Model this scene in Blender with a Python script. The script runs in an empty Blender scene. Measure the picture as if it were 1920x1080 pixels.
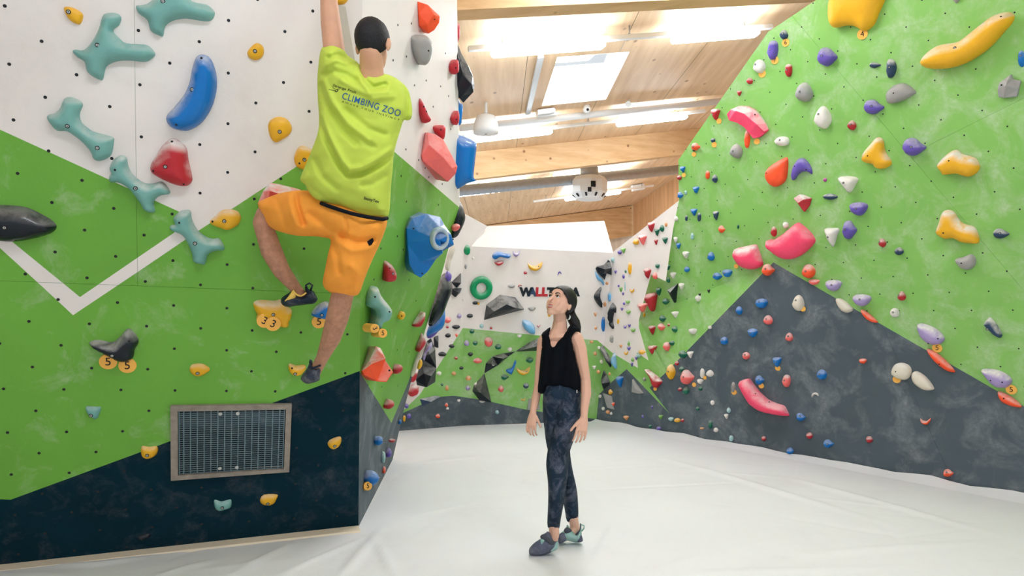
import bpy, bmesh, math, random
from mathutils import Vector as V, Matrix, noise
from mathutils.geometry import delaunay_2d_cdt

scene = bpy.context.scene
COL = scene.collection
random.seed(7)

# ------------------------------------------------------------------ camera
FPX, CX, CY, CAMH = 1280.0, 960.0, 540.0, 1.5
PITCH = math.atan(50.0 / FPX)
cam_d = bpy.data.cameras.new('camera'); cam_d.lens = 24.0; cam_d.sensor_width = 36.0
cam_d.clip_start = 0.05; cam_d.clip_end = 200
cam = bpy.data.objects.new('camera', cam_d); COL.objects.link(cam)
cam.location = (0, 0, CAMH); cam.rotation_euler = (math.pi / 2 + PITCH, 0, 0)
scene.camera = cam

# ------------------------------------------------------------------ world, light, exposure
world = bpy.data.worlds.new('hall_daylight'); scene.world = world; world.use_nodes = True
wn = world.node_tree.nodes; wn['Background'].inputs[0].default_value = (0.88, 0.95, 1.0, 1)
wn['Background'].inputs[1].default_value = 0.62
scene.view_settings.view_transform = 'Standard'
scene.view_settings.look = 'None'
scene.view_settings.gamma = 1.0
scene.view_settings.use_curve_mapping = False
scene.view_settings.exposure = 0.36
TUBE_STRENGTH = 46.0

# ------------------------------------------------------------------ pixels to rays
C0 = V((0, 0, CAMH))
FW = V((0, math.cos(PITCH), math.sin(PITCH))); UP = V((0, -math.sin(PITCH), math.cos(PITCH))); RT = V((1, 0, 0))
def ray(x, y): return RT * ((x - CX) / FPX) + UP * ((CY - y) / FPX) + FW
def at(x, y, d): return C0 + ray(x, y) * d
def floor_at(x, y):
    r = ray(x, y); return C0 + r * (-CAMH / r.z)

# ------------------------------------------------------------------ colour, materials
def lin(c):
    return tuple(((v / 255) / 12.92 if v <= 10 else ((v / 255 + 0.055) / 1.055) ** 2.4) for v in c)
MATS = {}
def mat(name, rgb, rough=0.5, var=0.0, vscale=6.0, chalk=0.0, cscale=5.0, clo=0.5, chi=0.75, dust=0.0,
        bump=0.0, bscale=40.0, spec=0.35, metal=0.0, emit=0.0, stretch=None, chalk_rgb=(226, 222, 216), sss=0.0, dark=None):
    if name in MATS: return MATS[name]
    m = bpy.data.materials.new(name); m.use_nodes = True
    nt = m.node_tree; N = nt.nodes; L = nt.links; b = N['Principled BSDF']
    b.inputs['Roughness'].default_value = rough; b.inputs['Metallic'].default_value = metal
    b.inputs['Specular IOR Level'].default_value = spec
    c = lin(rgb)
    if emit:
        b.inputs['Emission Color'].default_value = (*c, 1); b.inputs['Emission Strength'].default_value = emit
    if sss:
        b.inputs['Subsurface Weight'].default_value = sss
        b.inputs['Subsurface Radius'].default_value = (0.02, 0.008, 0.004)
    tc = N.new('ShaderNodeTexCoord'); co = tc.outputs['Object']
    if stretch:
        mp = N.new('ShaderNodeMapping'); mp.inputs['Scale'].default_value = stretch
        L.new(co, mp.inputs['Vector']); co = mp.outputs['Vector']
    def noi(scale, detail=4.0, rough_=0.6, dist=0.0):
        n = N.new('ShaderNodeTexNoise'); n.inputs['Scale'].default_value = scale
        n.inputs['Detail'].default_value = detail; n.inputs['Roughness'].default_value = rough_
        n.inputs['Distortion'].default_value = dist
        L.new(co, n.inputs['Vector']); return n.outputs['Fac']
    def rng(src, a, b_, c_=0.0, d_=1.0):
        r = N.new('ShaderNodeMapRange'); L.new(src, r.inputs['Value'])
        for k, v in zip(('From Min', 'From Max', 'To Min', 'To Max'), (a, b_, c_, d_)): r.inputs[k].default_value = v
        return r.outputs['Result']
    def mul(a, b_):
        q = N.new('ShaderNodeMath'); q.operation = 'MULTIPLY'; q.use_clamp = True
        L.new(a, q.inputs[0])
        if isinstance(b_, (int, float)): q.inputs[1].default_value = b_
        else: L.new(b_, q.inputs[1])
        return q.outputs[0]
    def mix(fac, a, b_):
        x = N.new('ShaderNodeMix'); x.data_type = 'RGBA'; L.new(fac, x.inputs['Factor'])
        for k, v in ((6, a), (7, b_)):
            if isinstance(v, tuple): x.inputs[k].default_value = (*v, 1)
            else: L.new(v, x.inputs[k])
        return x.outputs[2]
    out = c
    if var:
        f = rng(noi(vscale, 5.0), 0.3, 0.7)
        lo = lin(dark) if dark else tuple(v * (1 - var) for v in c)
        out = mix(f, lo, tuple(min(1, v * (1 + var * 0.6)) for v in c))
    if chalk:
        big = rng(noi(cscale, 6.0, 0.65, 0.6), clo, chi)
        fine = rng(noi(cscale * 9, 3.0, 0.7), 0.35, 0.75, 0.35, 1.0)
        out = mix(mul(mul(big, fine), chalk), out, lin(chalk_rgb))
    if dust:
        g = N.new('ShaderNodeNewGeometry'); sx = N.new('ShaderNodeSeparateXYZ'); L.new(g.outputs['Normal'], sx.inputs[0])
        upf = rng(sx.outputs['Z'], -0.12, 0.42)
        nf = rng(noi(9.0, 5.0, 0.65, 0.4), 0.28, 0.56)
        out = mix(mul(mul(upf, nf), dust), out, lin((232, 226, 220)))
    if isinstance(out, tuple): b.inputs['Base Color'].default_value = (*out, 1)
    else: L.new(out, b.inputs['Base Color'])
    if bump:
        bp = N.new('ShaderNodeBump'); bp.inputs['Strength'].default_value = bump; bp.inputs['Distance'].default_value = 0.01
        L.new(noi(bscale, 5.0), bp.inputs['Height']); L.new(bp.outputs['Normal'], b.inputs['Normal'])
    MATS[name] = m
    return m

def wood(name, rgb, dark, scale, axis_stretch, knots=0.0, rough=0.55):
    if name in MATS: return MATS[name]
    m = mat(name, rgb, rough, var=0.16, vscale=scale, stretch=axis_stretch, dark=dark)
    nt = m.node_tree; N = nt.nodes; L = nt.links; b = N['Principled BSDF']
    if knots:
        tc = N.new('ShaderNodeTexCoord'); mp = N.new('ShaderNodeMapping')
        mp.inputs['Scale'].default_value = (3.4, 2.0, 3.4)
        L.new(tc.outputs['Object'], mp.inputs['Vector'])
        vo = N.new('ShaderNodeTexVoronoi'); vo.inputs['Scale'].default_value = 1.0
        vo.inputs['Randomness'].default_value = 1.0
        L.new(mp.outputs['Vector'], vo.inputs['Vector'])
        r = N.new('ShaderNodeMapRange'); L.new(vo.outputs['Distance'], r.inputs['Value'])
        for k, v in zip(('From Min', 'From Max', 'To Min', 'To Max'), (0.05, 0.12, knots, 0.0)): r.inputs[k].default_value = v
        prev = b.inputs['Base Color'].links[0].from_socket
        x = N.new('ShaderNodeMix'); x.data_type = 'RGBA'
        L.new(r.outputs['Result'], x.inputs['Factor']); L.new(prev, x.inputs[6]); x.inputs[7].default_value = (*lin((120, 72, 38)), 1)
        L.new(x.outputs[2], b.inputs['Base Color'])
    return m

# ------------------------------------------------------------------ objects
def tag(o, label=None, cat=None, group=None, kind=None):
    if label: o['label'] = label
    if cat: o['category'] = cat
    if group: o['group'] = group
    if kind: o['kind'] = kind
    return o
def empty(name, loc=(0, 0, 0), label=None, cat=None, group=None, kind=None):
    o = bpy.data.objects.new(name, None); COL.objects.link(o); o.location = loc
    o.empty_display_size = 0.05
    return tag(o, label, cat, group, kind)
def add_obj(name, mesh, mats, parent=None, mw=None):
    if not isinstance(mats, (list, tuple)): mats = [mats]
    if mats and not mesh.materials:
        for k in mats: mesh.materials.append(k)
    o = bpy.data.objects.new(name, mesh); COL.objects.link(o)
    if mw is not None: o.matrix_world = mw
    if parent:
        pm = parent.matrix_basis if parent.parent is None else parent.parent.matrix_basis @ parent.matrix_basis
        o.parent = parent
        o.matrix_basis = pm.inverted() @ (mw if mw is not None else Matrix())
    return o
def bm_obj(name, bm, mats, parent=None, mw=None, smooth=False):
    me = bpy.data.meshes.new(name); bm.normal_update(); bm.to_mesh(me); bm.free()
    if smooth:
        for p in me.polygons: p.use_smooth = True
    return add_obj(name, me, mats, parent, mw)
def shift_origin(o, loc):
    """move a world-space mesh object's origin to loc"""
    o.data.transform(Matrix.Translation(-V(loc))); o.location = loc
def box_bm(bm, c, ax, ay, az, mi=0):
    """box from centre and three half-axis vectors"""
    c = V(c); vs = []
    for s in ((-1, -1, -1), (1, -1, -1), (1, 1, -1), (-1, 1, -1), (-1, -1, 1), (1, -1, 1), (1, 1, 1), (-1, 1, 1)):
        vs.append(bm.verts.new(c + ax * s[0] + ay * s[1] + az * s[2]))
    for f in ((0, 3, 2, 1), (4, 5, 6, 7), (0, 1, 5, 4), (1, 2, 6, 5), (2, 3, 7, 6), (3, 0, 4, 7)):
        bm.faces.new([vs[i] for i in f]).material_index = mi
def bar_bm(bm, p, q, w, h, up=V((0, 0, 1)), mi=0):
    p = V(p); q = V(q); d = (q - p); l = d.length; d.normalize()
    s = d.cross(up).normalized(); u = s.cross(d).normalized()
    box_bm(bm, (p + q) / 2, d * l / 2, s * w / 2, u * h / 2, mi)
def cyl_bm(bm, p, q, r, seg=16, r2=None, mi=0, caps=True):
    p = V(p); q = V(q); d = (q - p).normalized()
    a = d.orthogonal().normalized(); b = d.cross(a); r2 = r if r2 is None else r2
    R = [[bm.verts.new(c + (a * math.cos(2 * math.pi * i / seg) + b * math.sin(2 * math.pi * i / seg)) * rr) for i in range(seg)] for c, rr in ((p, r), (q, r2))]
    for i in range(seg):
        f = bm.faces.new((R[0][i], R[0][(i + 1) % seg], R[1][(i + 1) % seg], R[1][i])); f.material_index = mi; f.smooth = True
    if caps:
        bm.faces.new(R[0][::-1]).material_index = mi; bm.faces.new(R[1]).material_index = mi
def tube_bm(bm, pts, rad, seg=12, mi=0):
    """swept tube through points with a radius per point"""
    pts = [V(p) for p in pts]; rings = []; prev = None
    for i, p in enumerate(pts):
        d = (pts[min(i + 1, len(pts) - 1)] - pts[max(i - 1, 0)]).normalized()
        a = d.orthogonal().normalized() if prev is None else (prev - d * prev.dot(d)).normalized()
        prev = a; b = d.cross(a); r = rad[i] if isinstance(rad, (list, tuple)) else rad
        rings.append([bm.verts.new(p + (a * math.cos(2 * math.pi * k / seg) + b * math.sin(2 * math.pi * k / seg)) * r) for k in range(seg)])
    for A, B in zip(rings, rings[1:]):
        for k in range(seg):
            f = bm.faces.new((A[k], A[(k + 1) % seg], B[(k + 1) % seg], B[k])); f.smooth = True; f.material_index = mi
    bm.faces.new(rings[0][::-1]).material_index = mi; bm.faces.new(rings[-1]).material_index = mi

# ------------------------------------------------------------------ plane facets
def inside(p, poly):
    x, y = p; r = False; n = len(poly); j = n - 1
    for i in range(n):
        xi, yi = poly[i]; xj, yj = poly[j]
        if (yi > y) != (yj > y) and x < (xj - xi) * (y - yi) / (yj - yi) + xi: r = not r
        j = i
    return r
def clip(poly, a, b, keep_left=True):
    """cut a polygon with the line a-b"""
    def side(p):
        s = (b[0] - a[0]) * (p[1] - a[1]) - (b[1] - a[1]) * (p[0] - a[0]); return s if keep_left else -s
    out = []
    for i in range(len(poly)):
        p, q = poly[i], poly[(i + 1) % len(poly)]; sp, sq = side(p), side(q)
        if sp >= 0: out.append(p)
        if (sp > 0 > sq) or (sp < 0 < sq):
            t = sp / (sp - sq); out.append((p[0] + (q[0] - p[0]) * t, p[1] + (q[1] - p[1]) * t))
    return out
def offline(a, b, g):
    """line shifted sideways by g pixels"""
    dx, dy = b[0] - a[0], b[1] - a[1]; l = math.hypot(dx, dy); nx, ny = -dy / l * g, dx / l * g
    return (a[0] + nx, a[1] + ny), (b[0] + nx, b[1] + ny)
FACETS = []
class Facet:
    def __init__(s, a, b, c, poly=None, name='', obl=0.0):
        s.o = V(a); n = (V(b) - V(a)).cross(V(c) - V(a)).normalized()
        if n.dot(C0 - s.o) < 0: n = -n
        s.n = n; s.poly = poly; s.name = name; s.obl = obl
        s.u = V((0, 0, 1)).cross(n).normalized(); s.v = n.cross(s.u)
        if poly: FACETS.append(s)
    def hit(s, x, y, off=0.0):
        r = ray(x, y); o = s.o + s.n * off
        return C0 + r * ((o - C0).dot(s.n) / r.dot(s.n))
def facet_at(x, y):
    best = None
    for f in FACETS:
        if inside((x, y), f.poly):
            d = (f.hit(x, y) - C0).dot(FW)
            if best is None or d < best[0]: best = (d, f)
    return best[1] if best else None
def panel(name, cell, to3, nrm, layers, mats, default, parent=None, thick=0.018, label=None, merge=None, mw=None):
    """board cut to a cell; paint areas become faces with their own material; layers later in the list win, None is a hole"""
    pts = []; edges = []
    for poly in [cell] + [l[0] for l in layers]:
        k = len(pts); pts += [V(p) for p in poly]
        edges += [(k + i, k + (i + 1) % len(poly)) for i in range(len(poly))]
    vs, es, fs, *_ = delaunay_2d_cdt(pts, edges, [], 0, 1e-4)
    bm = merge or bmesh.new(); cache = {}
    def vert(i):
        if i not in cache: cache[i] = bm.verts.new(to3(vs[i].x, vs[i].y))
        return cache[i]
    for f in fs:
        cx = sum(vs[i].x for i in f) / len(f); cy = sum(vs[i].y for i in f) / len(f)
        if not inside((cx, cy), cell): continue
        mi = default
        for poly, k in layers:
            if inside((cx, cy), poly): mi = k
        if mi is None: continue
        try: face = bm.faces.new([vert(i) for i in f])
        except ValueError: continue
        face.material_index = mi
        face.normal_update()
        if face.normal.dot(nrm) < 0: face.normal_flip()
    if thick:
        ring = [to3(*p) for p in cell]
        for i in range(len(ring)):
            a, b = ring[i], ring[(i + 1) % len(ring)]
            f = bm.faces.new([bm.verts.new(a), bm.verts.new(b), bm.verts.new(b - nrm * thick), bm.verts.new(a - nrm * thick)])
            f.material_index = default if default is not None else 0
    if merge: return None
    o = bm_obj(name, bm, mats, parent, mw)
    if label: o['label'] = label
    return o

# ================================================================== paints and room materials
M_WHITE = mat('white_wall_paint', (236, 227, 221), 0.6, var=0.05, vscale=2.0, chalk=0.35, cscale=1.7, clo=0.52, chi=0.8, chalk_rgb=(196, 186, 178), bump=0.08, bscale=90)
M_GREEN = mat('green_wall_paint', (110, 172, 62), 0.5, var=0.09, vscale=1.6, chalk=0.6, cscale=3.4, clo=0.55, chi=0.8, bump=0.10, bscale=80)
M_DARK = mat('anthracite_wall_paint', (5, 41, 53), 0.75, var=0.3, vscale=1.5, chalk=0.42, cscale=6.5, clo=0.5, chi=0.85, chalk_rgb=(116, 112, 118), bump=0.12, bscale=70, spec=0.1)
M_GREEN_R = mat('chalk_worn_and_lit_green_paint', (132, 187, 94), 0.5, var=0.07, vscale=1.4, chalk=0.7, cscale=3.0, clo=0.46, chi=0.8, bump=0.10, bscale=80)  # same green with its base lightened for brighter light, chalk on top
M_GREY = mat('chalk_worn_anthracite_paint', (78, 90, 98), 0.65, var=0.15, vscale=1.6, chalk=0.6, cscale=3.4, clo=0.48, chi=0.8, chalk_rgb=(182, 182, 186), bump=0.12, bscale=70)
M_BACK = mat('board_backing', (40, 48, 34), 0.9)
M_CREAM = mat('cream_edging', (228, 212, 188), 0.6, var=0.06, vscale=3)
M_MATCOVER = mat('white_mat_cover', (228, 227, 228), 0.55, var=0.03, vscale=0.8, chalk=0.22, cscale=1.3, clo=0.52, chi=0.8, chalk_rgb=(176, 168, 160), bump=0.25, bscale=9)
M_CEIL = wood('ceiling_spruce', (231, 200, 162), (217, 180, 138), 1.0, (9.0, 0.5, 9.0), knots=0.75)
M_BEAM = wood('beam_spruce', (222, 186, 140), (204, 160, 110), 1.0, (0.5, 5.0, 9.0), knots=0.85)
M_SIDEWOOD = wood('side_wall_spruce', (226, 182, 136), (208, 160, 112), 1.0, (6.0, 6.0, 0.5), knots=0.3)
M_PALEWOOD = wood('pale_spruce_boarding', (232, 212, 190), (220, 196, 170), 1.0, (6.0, 6.0, 0.6))
M_TNUT = mat('t_nut_hole', (30, 32, 34), 0.6)

# ================================================================== floor
def floor_z(x, y):
    z = 0.010 * noise.noise(V((x * 0.5, y * 0.5, 1.3))) + 0.004 * noise.noise(V((x * 1.7, y * 1.3, 5.1)))
    for (ax, ay, bx, by, w, h) in FOLDS:
        dx, dy = bx - ax, by - ay; l2 = dx * dx + dy * dy
        t = max(0, min(1, ((x - ax) * dx + (y - ay) * dy) / l2))
        d2 = (x - ax - dx * t) ** 2 + (y - ay - dy * t) ** 2
        z += h * math.exp(-d2 / (w * w)) * math.sin(math.pi * min(1, max(0.08, t)) ** 0.7)
    return z
FOLDS = []
rf = random.Random(3)
for pa, pb, w, h in (((1090, 917), (1440, 902), .016, -.011), ((60, 1078), (300, 1040), .03, .012), ((440, 1075), (560, 1010), .03, .012), ((520, 1078), (700, 1000), .03, .010),
                     ((640, 1078), (720, 985), .035, .014), ((740, 1078), (700, 1000), .03, .012), ((1180, 1078), (1500, 1000), .05, .010), ((1500, 1040), (1910, 1010), .05, .010),
                     ((1250, 860), (1700, 990), .05, .012), ((1500, 900), (1910, 1010), .05, .012), ((900, 880), (1100, 930), .03, .008), ((760, 870), (960, 850), .04, .008),
                     ((300, 1078), (420, 1045), .03, .012), ((1100, 1075), (1180, 940), .035, .010), ((1250, 1078), (1800, 1060), .05, .01)):
    a, b = floor_at(*pa), floor_at(*pb); FOLDS.append((a.x, a.y, b.x, b.y, w, h * 1.4))
for _ in range(46):   # finer creases of the cover
    cx_, cy_ = rf.uniform(-2.6, 3.6), rf.uniform(3.3, 8.6); an = rf.choice((.25, .5, 1.2, 2.7)) + rf.uniform(-.25, .25); ln = rf.uniform(.35, 1.1)
    FOLDS.append((cx_, cy_, cx_ + math.cos(an) * ln, cy_ + math.sin(an) * ln, rf.uniform(.015, .035), rf.choice((1, 1, -1)) * rf.uniform(.003, .008)))
def axis(lo, hi, f0, f1, fine, coarse):
    r = []; t = lo
    while t < hi: r.append(t); t += fine if f0 <= t < f1 else coarse
    return r + [hi]
xs = axis(-7.0, 7.0, -2.6, 3.4, 0.026, 0.25); ys = axis(-2.0, 10.4, 3.2, 8.2, 0.026, 0.2)
bm = bmesh.new(); grid = [[bm.verts.new((x, y, floor_z(x, y) - 0.004)) for x in xs] for y in ys]
for j in range(len(ys) - 1):
    for i in range(len(xs) - 1):
        bm.faces.new((grid[j][i], grid[j][i + 1], grid[j + 1][i + 1], grid[j + 1][i])).smooth = True
fl = bm_obj('floor', bm, M_MATCOVER); tag(fl, 'off-white padded mat covering the whole floor in soft creases', 'floor', kind='structure')

# ================================================================== left wall: overhanging front face
LF_POLY = [(-400, -220), (681, -220), (676, 540), (672, 988), (-400, 1106.3)]
LF = Facet(floor_at(672, 988), floor_at(0, 1062), at(428, 87, 3.68), LF_POLY, 'left')
WHITE_L = [(-410, 35), (0, 243), (336, 397), (327, 436), (150, 557), (25, 455), (-410, 120), (-410, 330 - 140), (0, 465), (82, 540), (137, 591), (270, 502), (373, 432), (555, 313), (678, 232), (700, 215), (700, -260), (-410, -260)]
WHITE_TOP = [(-410, 53), (0, 243), (336, 397), (373, 432), (555, 313), (690, 224), (690, -260), (-410, -260)]
STRIPE = [(336, 397), (327, 436), (150, 557), (25, 455), (-60, 390), (-90, 396), (0, 465), (82, 540), (137, 591), (270, 502), (373, 432)]
DARK_L = [(-410, 940), (0, 936), (20, 937), (320, 827), (515, 754), (690, 690), (690, 1010), (-410, 1130)]
VENT = [(334, 768), (536, 765), (531, 876), (334, 887)]
wl = empty('wall_left', LF.hit(320, 1026), 'overhanging climbing wall painted white, green and anthracite behind the climber', 'climbing wall', kind='structure')
def left_cell(cell, parts=wl):
    panel('wall_panel', cell, lambda x, y: LF.hit(x, y), LF.n, [(WHITE_TOP, 0), (STRIPE, 0), (DARK_L, 2), (VENT, None)], [M_WHITE, M_GREEN, M_DARK], 1, wl)
g = 0.25
vs1 = ((248.5, -220), (258, 530)); hs = ((-400, 512), (700, 552))
up = clip(LF_POLY, *offline(*hs, -g), keep_left=False); lo = clip(LF_POLY, *offline(*hs, g), keep_left=True)
left_cell(clip(up, *offline(*vs1, g), keep_left=True)); left_cell(clip(up, *offline(*vs1, -g), keep_left=False)); left_cell(lo)
panel('wall_backing', LF_POLY, lambda x, y: LF.hit(x, y) - LF.n * 0.012, LF.n, [(VENT, None)], [M_BACK], 0, wl, thick=0)

# prow side, curving away behind the corner
NE = [LF.hit(672, 988), LF.hit(674, 697), LF.hit(676, 540), LF.hit(678, 232), LF.hit(681, -220)]
NEp = [(672, 988), (674, 697), (676, 540), (678, 232), (681, -220)]
OEp = [(736, 862), (757, 770), (777, 690), (803, 600), (832, 500), (862, 384), (857, 0), (855, -220)]
OEd = [None, 6.9, 6.75, 6.55, 6.35, 6.1, 5.45, 5.15]
OE = [floor_at(*p) if d is None else at(p[0], p[1], d) for p, d in zip(OEp, OEd)]
tri = [(('N', 0), ('O', 0), ('N', 1)), (('N', 1), ('O', 0), ('O', 1)), (('N', 1), ('O', 1), ('O', 2)), (('N', 1), ('O', 2), ('N', 2)), (('N', 2), ('O', 2), ('O', 3)), (('N', 2), ('O', 3), ('O', 4)),
       (('N', 2), ('O', 4), ('O', 5)), (('N', 2), ('O', 5), ('N', 3)), (('N', 3), ('O', 5), ('O', 6)), (('N', 3), ('O', 6), ('N', 4)), (('N', 4), ('O', 6), ('O', 7))]
pp = {'N': (NEp, NE), 'O': (OEp, OE)}
PS_WHITE = [(660, 216), (678, 232), (740, 285), (880, 405), (900, -260), (660, -260)]
PS_DARK = [(650, 655), (674, 697), (734, 793), (766, 716), (790, 640), (900, 900), (650, 1010)]
bm = bmesh.new()
for t in tri:
    p2 = [pp[k][0][i] for k, i in t]; p3 = [pp[k][1][i] for k, i in t]
    f = Facet(*p3, poly=p2, name='prow', obl=0.75)
    panel('x', p2, lambda x, y, f=f: f.hit(x, y), f.n, [(PS_WHITE, 0), (PS_DARK, 2)], None, 1, thick=0, merge=bm)
bmesh.ops.remove_doubles(bm, verts=bm.verts, dist=0.002)
bmesh.ops.smooth_vert(bm, verts=[v for v in bm.verts if not v.is_boundary], factor=0.0)
prow = bm_obj('prow_side', bm, [M_WHITE, M_GREEN, M_GREY], wl, smooth=True)
bm = bmesh.new()                      # the far side of the prow turns back out of sight
bk = [p + V((-1.6, 1.3, 0)) for p in OE]
A = [bm.verts.new(p) for p in OE]; B = [bm.verts.new(p) for p in bk]
for i in range(len(A) - 1): bm.faces.new((A[i], A[i + 1], B[i + 1], B[i]))
bm_obj('prow_far_side', bm, [M_WHITE], wl)
bm = bmesh.new()                      # slim made-up strip, its grey stands in for shade by the climber's arm
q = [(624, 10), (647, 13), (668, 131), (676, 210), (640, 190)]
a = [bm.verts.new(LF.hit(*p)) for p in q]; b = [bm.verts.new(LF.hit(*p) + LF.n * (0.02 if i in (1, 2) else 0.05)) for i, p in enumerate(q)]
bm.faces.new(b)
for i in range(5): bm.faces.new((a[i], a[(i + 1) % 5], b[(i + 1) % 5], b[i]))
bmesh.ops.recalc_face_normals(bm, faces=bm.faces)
bm_obj('arm_shade_strip', bm, [mat('arm_shade_grey', (196, 186, 172), 0.6, var=0.08, vscale=8)], wl)

# edging along the foot of the left wall
bm = bmesh.new()
for (pa, pb) in (((-400, 1106.3), (330, 1025.6)), ((330, 1025.6), (672, 988))):
    a, b = floor_at(*pa), floor_at(*pb); nb = V((LF.n.x, LF.n.y, 0)).normalized()
    vs = [bm.verts.new(p) for p in (a + V((0, 0, .012)) , b + V((0, 0, .012)), b + nb * .10 + V((0, 0, .006)), a + nb * .10 + V((0, 0, .006)), a - V((0, 0, .03)), b - V((0, 0, .03)), b + nb * .13 - V((0, 0, .03)), a + nb * .13 - V((0, 0, .03)))]
    for f in ((0, 1, 2, 3), (3, 2, 6, 7), (0, 4, 5, 1), (0, 3, 7, 4), (1, 5, 6, 2)): bm.faces.new([vs[i] for i in f])
bb = bm_obj('baseboard_left', bm, M_CREAM); tag(bb, 'cream edging strip along the foot of the left wall', 'edging', kind='structure')

# ================================================================== right wall
F1, F3 = floor_at(1118, 790), floor_at(2300, 1000)
RC = Facet(F1, F3, at(1450, 492, 7.2))
K = RC.hit(1450, 492); Lp = RC.hit(1920, 762); Nn = RC.hit(1250, 697)
RA_POLY = [(1198, 600), (1212, 545), (1221, 515), (1248, 528), (1262, 430), (1273, 376), (1272, 300), (1440, 60), (1530, 0), (1760, -150), (2300, -150), (2300, 980.3), (1920, 762), (1450, 492)]
RA = Facet(K, Lp, at(1530, 0, 6.15), RA_POLY, 'right_upper')
RC.poly = [(1118, 790), (2300, 1000), (2300, 980.3), (1920, 762), (1450, 492), (1250, 697)]; RC.name = 'right_lower'; FACETS.append(RC)
Mm = RA.hit(1198, 600)
RB = Facet(K, Mm, Nn, [(1450, 492), (1198, 600), (1250, 697)], 'right_mid')
P2 = RA.hit(1273, 376)
RW_POLY = [(1118, 790), (1150, 472), (1273, 376), (1262, 430), (1248, 528), (1221, 515), (1212, 545), (1198, 600), (1250, 697)]
RW = Facet(F1, Nn, P2 - RA.n * 0.06, RW_POLY, 'right_white')
wr = empty('wall_right', RC.hit(1600, 875), 'long faceted climbing wall on the right, green above chalky dark grey', 'climbing wall', kind='structure')
mR = [M_WHITE, M_GREEN_R, M_GREY]
def rp(fc, cell, layers, default, th=0.02): panel('wall_panel', cell, lambda x, y: fc.hit(x, y), fc.n, layers, mR, default, wr, thick=th)
s1 = ((1460, 0), (2300, 996)); s2 = ((1705, 290.5), (2300, -5)); g = 0.16
loA = clip(RA_POLY, *offline(*s1, g), keep_left=True); hiA = clip(RA_POLY, *offline(*s1, -g), keep_left=False)
rp(RA, loA, [], 1, 0.06)
rp(RA, clip(hiA, *offline(*s2, -g), keep_left=False), [], 1, 0.06); rp(RA, clip(hiA, *offline(*s2, g), keep_left=True), [], 1, 0.06)
panel('wall_backing', RA_POLY, lambda x, y: RA.hit(x, y) - RA.n * 0.03, RA.n, [], [M_BACK], 0, wr, thick=0)
c1 = ((1560, 400), (1830, 1000))
GREEN_LOW = [(1175, 692), (1255, 775), (1218, 727), (1250, 697), (1230, 640)]
rp(RC, clip(RC.poly, *offline(*c1, g), keep_left=True), [(GREEN_LOW, 1)], 2); rp(RC, clip(RC.poly, *offline(*c1, -g), keep_left=False), [], 2)
rp(RB, RB.poly, [], 1, 0.015)
rp(RW, RW_POLY, [([(1221, 515), (1198, 600), (1198, 614), (1216, 676), (1194, 661), (1196, 690), (1150, 663), (1119, 637), (1080, 620), (1080, 1000), (1400, 900), (1400, 515), (1248, 527)], 1),
                ([(1175, 692), (1145, 718), (1116, 746), (1080, 790), (1080, 900), (1180, 850), (1260, 780)], 2)], 0, 0)
# mat hem at the foot of the right wall
bm = bmesh.new(); nb = V((RC.n.x, RC.n.y, 0)).normalized()
pts = [F1.lerp(F3, t / 40) for t in range(41)]
top = [bm.verts.new(p + nb * (.015 + .01 * noise.noise(V((i * .7, 0, 3)))) + V((0, 0, .035 + .035 * noise.noise(V((i * .45, 2, 0)))))) for i, p in enumerate(pts)]
mid = [bm.verts.new(p + nb * .05 + V((0, 0, .022 + .02 * noise.noise(V((i * .45, 2, 0)))))) for i, p in enumerate(pts)]
bot = [bm.verts.new(p + nb * .20 - V((0, 0, .012))) for i, p in enumerate(pts)]
for i in range(40):
    for A, B in ((top, mid), (mid, bot)):
        f = bm.faces.new((A[i], B[i], B[i + 1], A[i + 1])); f.smooth = True
bb = bm_obj('baseboard_right', bm, M_MATCOVER); tag(bb, 'turned-up hem of the mat cover along the right wall', 'edging', kind='structure')

# ================================================================== back wall
B1 = floor_at(868, 798); Wc = RW.hit(1150, 472)
BW_POLY = [(868, 798), (868, 480), (884, 462), (1150, 474), (1118, 790)]
BW = Facet(B1, F1, Wc, BW_POLY, 'back')
BWL_far = floor_at(700, 812); c2 = BW.hit(868, 480)
BL_POLY = [(868, 798), (868, 480), (884, 462), (914, 424), (866, 398), (700, 330), (700, 812)]
BL = Facet(B1, BWL_far, c2, BL_POLY, 'back_left')
u1, u2 = BW.hit(884, 462), BW.hit(1150, 474)
BU_POLY = [(884, 462), (914, 424), (1133, 414), (1150, 474)]
BU = Facet(u1, u2, at(1020, 418, (u1 - C0).dot(FW) + 0.35), BU_POLY, 'back_upper')
wb = empty('wall_back', BW.hit(980, 794), 'white, green and dark grey climbing wall closing the far end', 'climbing wall', kind='structure')
BG = [(700, 872), (787, 748), (868, 615), (1000, 628), (1120, 638), (1180, 690), (1180, 900), (700, 900)]
BD = [(700, 800), (787, 760), (826, 744), (850, 742), (905, 750), (990, 769), (1060, 778), (1120, 786), (1180, 790), (1180, 900), (700, 900)]
BG_L = [(700, 800), (745, 780), (787, 740), (868, 615), (1000, 628), (1120, 638), (1180, 690), (1180, 900), (700, 900)]
panel('wall_panel', BW_POLY, lambda x, y: BW.hit(x, y), BW.n, [(BG, 1), (BD, 2)], mR, 0, wb, thick=0.03)
panel('wall_panel', BL_POLY, lambda x, y: BL.hit(x, y), BL.n, [(BG_L, 1), (BD, 2)], mR, 0, wb, thick=0.03)
panel('wall_panel', BU_POLY, lambda x, y: BU.hit(x, y), BU.n, [], mR, 0, wb, thick=0.03)

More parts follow.
